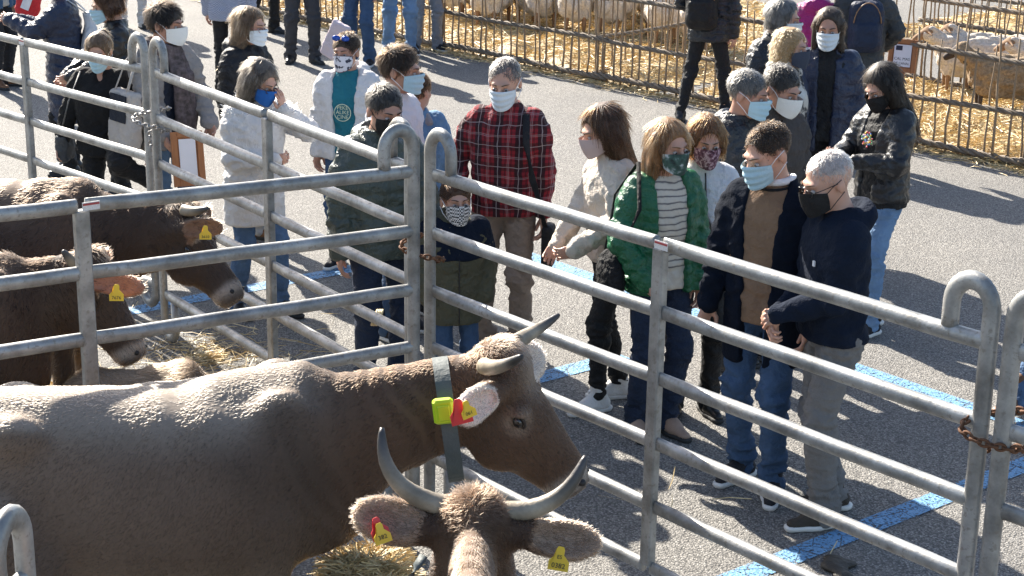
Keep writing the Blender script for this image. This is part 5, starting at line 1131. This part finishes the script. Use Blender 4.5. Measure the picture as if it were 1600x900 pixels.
# --- the two dark cows behind the divider
YC = 8.25
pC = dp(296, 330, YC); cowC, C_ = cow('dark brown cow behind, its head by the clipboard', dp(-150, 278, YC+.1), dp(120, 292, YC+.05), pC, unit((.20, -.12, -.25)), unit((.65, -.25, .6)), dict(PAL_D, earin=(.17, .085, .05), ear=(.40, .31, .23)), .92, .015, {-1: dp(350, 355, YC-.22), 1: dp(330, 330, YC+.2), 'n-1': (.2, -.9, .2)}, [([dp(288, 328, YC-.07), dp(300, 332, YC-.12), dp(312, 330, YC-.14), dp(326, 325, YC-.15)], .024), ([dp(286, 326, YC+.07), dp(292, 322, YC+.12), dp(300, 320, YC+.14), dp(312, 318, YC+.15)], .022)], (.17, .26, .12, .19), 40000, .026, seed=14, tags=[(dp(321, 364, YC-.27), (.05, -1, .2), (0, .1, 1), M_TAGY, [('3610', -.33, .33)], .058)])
YD = 7.35
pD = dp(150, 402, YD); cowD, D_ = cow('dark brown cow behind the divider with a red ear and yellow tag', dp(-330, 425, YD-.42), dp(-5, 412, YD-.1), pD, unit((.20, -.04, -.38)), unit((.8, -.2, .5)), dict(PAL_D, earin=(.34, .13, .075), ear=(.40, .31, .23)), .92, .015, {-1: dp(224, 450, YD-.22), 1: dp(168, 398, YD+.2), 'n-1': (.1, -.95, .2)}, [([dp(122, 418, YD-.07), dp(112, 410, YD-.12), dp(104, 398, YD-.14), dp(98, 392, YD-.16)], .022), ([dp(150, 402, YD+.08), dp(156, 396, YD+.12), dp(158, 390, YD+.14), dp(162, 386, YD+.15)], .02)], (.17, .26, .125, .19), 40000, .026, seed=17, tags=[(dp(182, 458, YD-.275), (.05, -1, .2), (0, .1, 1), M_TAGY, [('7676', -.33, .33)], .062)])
# --- a calf lying on the straw between the divider and the cow
YE = 7.05
zE = dp(210, 578, YE)[2]; PAL_E = dict(PAL_A, body=(.15, .10, .065), back=(.22, .155, .10), neck=(.15, .10, .065), head=(.12, .08, .05))
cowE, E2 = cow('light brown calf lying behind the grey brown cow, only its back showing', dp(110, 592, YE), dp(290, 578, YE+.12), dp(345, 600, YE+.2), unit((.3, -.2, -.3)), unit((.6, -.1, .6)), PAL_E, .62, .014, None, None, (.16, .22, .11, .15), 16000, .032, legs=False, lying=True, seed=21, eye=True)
# ================================================================== SHEEP
def sheep_meshes(wool, skinc, seed):
    v = Vol(.022); v.loft((0, 0, 0), (1, 0, 0), [(-.52, 0, .54, .11, .14), (-.45, 0, .53, .21, .25), (-.2, 0, .52, .25, .275), (.15, 0, .52, .245, .27), (.38, 0, .54, .20, .25), (.5, 0, .60, .12, .16)], (0, 1, 0), .04)
    v.cone((.42, 0, .68), (.62, 0, .82), .14, .095, .06); v.cone((-.50, 0, .62), (-.56, 0, .42), .045, .03, .03)
    for s in (1, -1): v.cone((-.36, s*.12, .48), (-.40, s*.12, .34), .10, .06, .05); v.cone((.36, s*.11, .46), (.36, s*.11, .34), .08, .05, .05)
    V, F = v.mesh(1); N = normals(V, F); V = V+N*(.016*smooth_n(V, seed, 24)+.013*smooth_n(V, seed+1, 50))[:, None]
    fl = mesh_np('fleece', V, F, M_WOOL[wool], ob=False)
    b = Vol(.014)
    for s in (1, -1):
        b.cone((-.40, s*.12, .40), (-.44, s*.12, .24), .05, .028, .03).cone((-.44, s*.12, .24), (-.42, s*.12, .03), .025, .024, .02).cone((.36, s*.11, .4), (.36, s*.11, .22), .045, .027, .03).cone((.36, s*.11, .22), (.36, s*.11, .03), .025, .025, .02)
        b.cone((.66, s*.06, .86), (.63, s*.17, .82), .022, .018, .02, sq=((0, 0, 1), .6))
    b.cone((-.4, 0, .5), (.4, 0, .52), .1, .1, .05).cone((.4, 0, .6), (.64, 0, .82), .08, .07, .04).loft((.60, 0, .87), (.80, 0, -.50), [(-.03, 0, 0, .06, .06), (.05, 0, 0, .07, .075), (.14, 0, 0, .058, .06), (.24, 0, 0, .045, .045), (.28, 0, 0, .03, .03)], (0, 1, 0), .03)
    V, F = b.mesh(1); bo = mesh_np('body', V, F, skinc, ob=False); return fl, bo
def wool_mat(a, b, key):
    m, N, L, B = nodes_of(key); n = noise(N, L, 26, 5, rough=.7); L.new(ramp(N, L, n, [(.3, b), (.65, a)]), B.inputs['Base Color']); B.inputs['Roughness'].default_value = .95; bump(N, L, B, n, .03, .9); return m
M_WOOL = {'cream': wool_mat((.74, .67, .58), (.44, .37, .30), 'cream_wool'), 'tan': wool_mat((.36, .26, .16), (.17, .11, .06), 'tan_wool')}
M_SFACE = plain('sheep_dark', (.035, .022, .016), .8, bsc=50, var=.3); M_STAN = plain('sheep_tan', (.24, .14, .075), .85, bsc=40, var=.35)
SH = {'cream': sheep_meshes('cream', M_STAN, 3), 'tan': sheep_meshes('tan', M_SFACE, 5)}
def sheep(label, px, py, deg, kind='cream', sc=1.0, group='sheep in the pens'):
    p = gp(px, py); root = empty('sheep', (p[0], p[1], .0), RAD(deg)); root.scale = (sc,)*3; link('fleece', SH[kind][0], root); link('body', SH[kind][1], root); tag(root, label, 'sheep', group)
for i, (px, py, dg) in enumerate(((700, 34, 100), (772, 48, 75), (835, 50, 110), (898, 58, 88), (965, 60, 70), (1030, 72, 95), (1082, 84, 120))):
    sheep(('cream sheep seen from behind, left end of the row', 'second sheep of the row from the left end, rump to us', 'third sheep of the row from the left end, rump to us', 'fourth sheep of the row, above the brunette woman', 'fifth sheep of the row, left of the partition hurdle', 'sixth sheep of the row, beside the partition hurdle', 'last sheep of the row, next to the person in black')[i], px, py, dg, 'cream', .92)
for i, (px, py, dg) in enumerate(((742, 30, 85), (812, 28, 70), (872, 30, 100), (934, 34, 80), (1000, 40, 105), (1056, 52, 85))):
    sheep(('cream sheep of the hind row, leftmost, half cut by the top edge', 'second cream sheep of the hind row at the top edge', 'third cream sheep of the hind row at the top edge', 'fourth cream sheep of the hind row at the top edge', 'fifth cream sheep of the hind row at the top edge', 'last cream sheep of the hind row before the person in black')[i], px, py, dg, 'cream', .95)
sheep('tan sheep with a dark face standing side-on at the right', 1572, 184, 176, 'tan', .80)
sheep('cream sheep behind the dark faced one at the right', 1552, 150, 172, 'cream', .82)
sheep('cream sheep grazing at the back by the far hurdle', 1518, 150, 178, 'cream', .80)
sheep('cream sheep at the right edge facing left', 1650, 172, 170, 'cream', .8)

# ================================================================== THINGS CARRIED OR WORN
def at_person(name, info, label, cat, group=None):
    e = empty(name, info['loc']); e.rotation_euler = (0, 0, math.atan2(info['R'][1, 0], info['R'][0, 0])); e.scale = (info['S'],)*3; tag(e, label, cat, group); return e
def strap(name, pts, mat, parent, w=.012, flat=.3): return tube_ob(name, pts, w, mat, parent, n=8, flat=flat)
def backpack(info, label, mat, c=(0, .21, 1.22), half=(.145, .075, .22)):
    o = at_person('backpack', info, label, 'backpack'); v = Vol(.013); v.box(c, half, None, .07).box(np.array(c)+[0, half[1]*.8, -.07], (half[0]*.75, .045, .11), None, .04, .02)
    V, F = v.mesh(1); mesh_np('bag', wrinkle(V, normals(V, F), .006, 30, 3), F, mat, parent=o)
    tube_ob('zip', [(half[0]*.8*math.cos(a), c[1]+half[1]*1.02, c[2]+.02+half[2]*.86*math.sin(a)) for a in np.linspace(.1, math.pi-.1, 13)], .005, plain('zip_line', (.25, .13, .06), .5), o, n=6)
    for s in (1, -1): strap('shoulder_strap', [(s*.09, .14, 1.40), (s*.10, .06, 1.485), (s*.115, -.06, 1.45), (s*.13, -.15, 1.30), (s*.16, -.14, 1.15), (s*.19, -.02, 1.06), (s*.14, .12, 1.05)], mat, o, .022, .3)
    return o
backpack(i26, 'dark blue backpack on the person in the dark grey jacket', fabric((.014, .022, .048), .6, .25, key='bp1'))
backpack(i27, 'black backpack on the person all in black', fabric((.010, .010, .011), .6, .25, key='bp2'), (.02, .22, 1.18), (.15, .085, .25))
# plaid man: strap over his left shoulder and a folded umbrella shape hanging
o = at_person('camera_bag', iP, 'black shoulder bag hanging beside the plaid shirt man', 'bag'); strap('shoulder_strap', [(.10, .13, 1.30), (.115, .05, 1.475), (.13, -.07, 1.44), (.15, -.15, 1.30), (.19, -.155, 1.1), (.235, -.14, .95), (.26, -.10, .8)], fabric((.012, .012, .014), .7, .2, key='st'), o, .022, .3)
v = Vol(.012); v.box((.27, -.06, .70), (.035, .07, .13), None, .03); V, F = v.mesh(1); mesh_np('bag', V, F, fabric((.012, .012, .014), .7, .2, key='st'), parent=o)
# phone woman
ph = (wpt(iT, iT['wr'][1])+wpt(iT, iT['wr'][-1]))/2+iT['R']@np.array([.02, -.075, .03]); o = empty('phone', ph, RAD(-62)); o.rotation_euler = (RAD(-25), 0, RAD(-62))
box_ob('case', (0, 0, 0), (.036, .074, .0045), plain('phone_case', (.62, .60, .58), .4), o, None, .003); box_ob('screen', (0, 0, .0055), (.033, .070, .001), plain('phone_screen', (.01, .01, .012), .06), o); tag(o, 'pale phone in the hands of the woman in the padded jacket', 'phone')
# clipboard of the young man
board('clipboard', dp(294, 248, gp(257, 8, 1.76)[1]-.42), .21, .36, RAD(22), RAD(-12), 'reddish wooden framed notice held by the young man', [], 'notice')
# scarves
def scarf(root, info, mat, drop, mat2=None, side=1):
    ly = info['ly']; v = Vol(.011)
    a = np.linspace(0, 2*math.pi, 17); pts = [np.array([.088*math.cos(t), ly(1.5)+.01+.085*math.sin(t), 1.475+.025*math.sin(t)+.012*math.sin(3*t)]) for t in a]
    for p, q in zip(pts[:-1], pts[1:]): v.cone(p, q, .034, .034, .02)
    for s, dr in ((side, drop), (side*.35, drop*.8)):
        pp = [np.array([s*.05, ly(1.45)-.10, 1.44]), np.array([s*.07, ly(1.3)-.175, 1.28]), np.array([s*.085, ly(1.2)-.175, 1.44-drop*.7]), np.array([s*.09, -.17, 1.44-dr])]
        for p, q in zip(pp[:-1], pp[1:]): v.cone(p, q, .05, .055, .02, sq=((0, 1, 0), .38))
    V, F = v.mesh(1); V = wrinkle(V, normals(V, F), .008, 55, 8, 5, (1.4, 1, .4)); mesh_np('scarf', V*info['S'], F, mat, parent=root)
scarf(p22, i22, blotch_mat([(.42, (.02, .02, .025)), (.5, (.5, .47, .42)), (.8, (.62, .6, .55))], 12, 'light_scarf'), .52, side=-1)
scarf(p5, i5, blotch_mat([(.35, (.045, .035, .032)), (.55, (.10, .075, .075)), (.7, (.14, .11, .11))], 30, 'dark_scarf'), .62)
# bags
o = at_person('drawstring_bag', i2, 'white drawstring bag on the back of the navy puffer coat', 'bag'); v = Vol(.013); v.loft((0, .22, 0), (0, 0, 1), [(.86, 0, 0, .16, .07), (.95, 0, 0, .18, .085), (1.15, 0, 0, .15, .075), (1.30, 0, 0, .05, .035), (1.38, 0, -.02, .035, .03)], (1, 0, 0), .02)
V, F = v.mesh(1); mesh_np('bag', wrinkle(V, normals(V, F), .012, 30, 4, 5, (1.5, 1.5, .4)), F, fabric((.62, .61, .60), .7, .06, key='bagw'), parent=o)
for s in (1, -1): strap('cord', [(s*.03, .20, 1.37), (s*.11, .06, 1.49), (s*.14, -.10, 1.40), (s*.19, -.06, 1.1), (s*.16, .16, .92)], fabric((.62, .61, .60), .7, .06, key='bagw'), o, .010, .6)
o = at_person('shoulder_bag', iG, 'black textured shoulder bag under the arm of the green jacket woman', 'bag'); v = Vol(.011); v.ell((-.275, .03, .92), (.055, .13, .15), None, .02); V, F = v.mesh(1); mesh_np('bag', wrinkle(V, normals(V, F), .006, 90, 4), F, fabric((.012, .012, .013), .9, .5, 90, .9, 1.0, key='shag'), parent=o); strap('strap', [(-.27, -.05, 1.05), (-.215, -.165, 1.33), (-.15, .0, 1.535), (-.2, .165, 1.33), (-.27, .10, 1.05)], fabric((.012, .012, .013), .8, key='sh2'), o, .014, .4)
o = at_person('crossbody_strap', iW, 'grey strap across the white quilted jacket', 'strap'); strap('strap', [(-.13, .04, 1.485), (-.10, -.10, 1.44), (-.02, -.165, 1.28), (.07, -.17, 1.1), (.17, -.11, .92)], fabric((.20, .18, .18), .7, key='xb'), o, .016, .35)
o = at_person('tote_bag', i5, 'pale canvas tote bag with a dark patch beside the young man', 'bag'); v = Vol(.012); v.box((-.30, .0, 1.02), (.05, .15, .19), roty(.08), .03); V, F = v.mesh(1); mesh_np('bag', wrinkle(V, normals(V, F), .008, 30, 6), F, fabric((.48, .44, .40), .9, .08, key='tote'), parent=o)
box_ob('patch', (-.353, .0, 1.10), (.004, .10, .09), fabric((.02, .024, .035), .9, key='tp'), o, roty(.08)); strap('handle', [(-.33, -.08, 1.19), (-.24, -.06, 1.40), (-.19, .0, 1.49), (-.24, .06, 1.40), (-.33, .08, 1.19)], fabric((.48, .44, .40), .9, .08, key='tote'), o, .012, .4)
o = at_person('handbag', i4, 'small grey bag at the hip of the woman in black', 'bag'); v = Vol(.012); v.box((-.33, .02, .86), (.05, .11, .11), None, .04); V, F = v.mesh(1); mesh_np('bag', wrinkle(V, normals(V, F), .008, 30, 6), F, fabric((.07, .075, .08), .7, .25, key='hb'), parent=o); strap('strap', [(-.34, -.05, .95), (-.22, -.16, 1.25), (-.15, -.06, 1.46), (-.17, .08, 1.4), (-.34, .09, .95)], fabric((.20, .20, .20), .6, key='hs'), o, .009, .5)
# white paper carried by the jeans at the top
pb = gp(524, 66, .60); o = empty('paper_bag', pb, RAD(-20)); v = Vol(.013); v.box((-.0, 0, .02), (.10, .04, .19), roty(.45), .02); V, F = v.mesh(1); mesh_np('bag', wrinkle(V, normals(V, F), .008, 25, 6), F, fabric((.62, .52, .54), .9, .06, key='pb'), parent=o); tag(o, 'pale pink bag held by the person in blue jeans', 'bag')
# red and white bag top left
rb = dp(44, 10, gp(92, -52, 1.70)[1]+.5); o = empty('red_bag', rb); v = Vol(.013); v.box((0, 0, 0), (.10, .04, .14), roty(.2), .03); V, F = v.mesh(1); mesh_np('bag', wrinkle(V, normals(V, F), .008, 25, 6), F, fabric((.55, .03, .035), .7, .1, key='rb'), parent=o); box_ob('white_label', (.0, -.05, .03), (.035, .006, .05), fabric((.7, .7, .7), .8, key='wl'), o, roty(.4)); tag(o, 'red bag with a white label at the top left', 'bag')
# logo on the hoodie, blue sunglasses on the boy's hair
box_ob('white_logo', np.array([.085, -.152, 1.27])*iH['S'], (.008, .004, .012), plain('logo_white', (.7, .7, .72), .7), hoodie)
for s in (1, -1):
    q_ = Vol(.006); q_.ell((0, 0, 0), (.033, .012, .022)); V, F = q_.mesh(0); mesh_np('sunglass_lens', (i8['hp']((s*.034, -.068, .105))+V)*i8['S'], F, plain('blue_lens', (.01, .06, .32), .12, .3), parent=p8)
# wooden stake by the divider and a knot of twine on a rail
w0 = gp(120, 585); o = empty('wooden_stake', (w0[0], w0[1]+.15, 0), .2); V, F = box_vf((0, 0, .2), (.035, .035, .2), None, .005); mesh_np('post', V, F, wood_mat((.5, .33, .17), 'pale_wood'), False, parent=o); tag(o, 'short pale wooden stake in the straw by the divider post', 'stake')
kp = dp(588, 496, (E2a+(E2b-E2a)*.87)[1]); o = empty('twine_knot', kp); V, F = [], []
parts = [tri_fix(*tube([np.array([.036*math.sin(a)*.4+.008*k_, .036*math.cos(a), .036*math.sin(a)]) for a in np.linspace(0, 6.28, 14)], .006, n=6, cap=False)) for k_ in range(-1, 3)]
V, F = join(parts); mesh_np('twine', V, F, M_STRAW, parent=o); tag(o, 'knot of twine tied round a rail before the green puffer', 'twine')
v = Vol(.012); dg = gp(1305, 886)
for k_ in range(7): v.ell((dg[0]+rng.normal(0, .045), dg[1]+rng.normal(0, .04), .008), (.05, .04, .018), None, .02)
v.cut((0, 0, .002), (0, 0, -1), .002); V, F = v.mesh(1); tag(mesh_np('dung', V, F, plain('dung', (.03, .024, .016), .6, bsc=40, var=.4, bs=.8, bd=.01)), 'dark dung pat on the asphalt by the blue line', 'dung')
print('objects', len(bpy.data.objects))
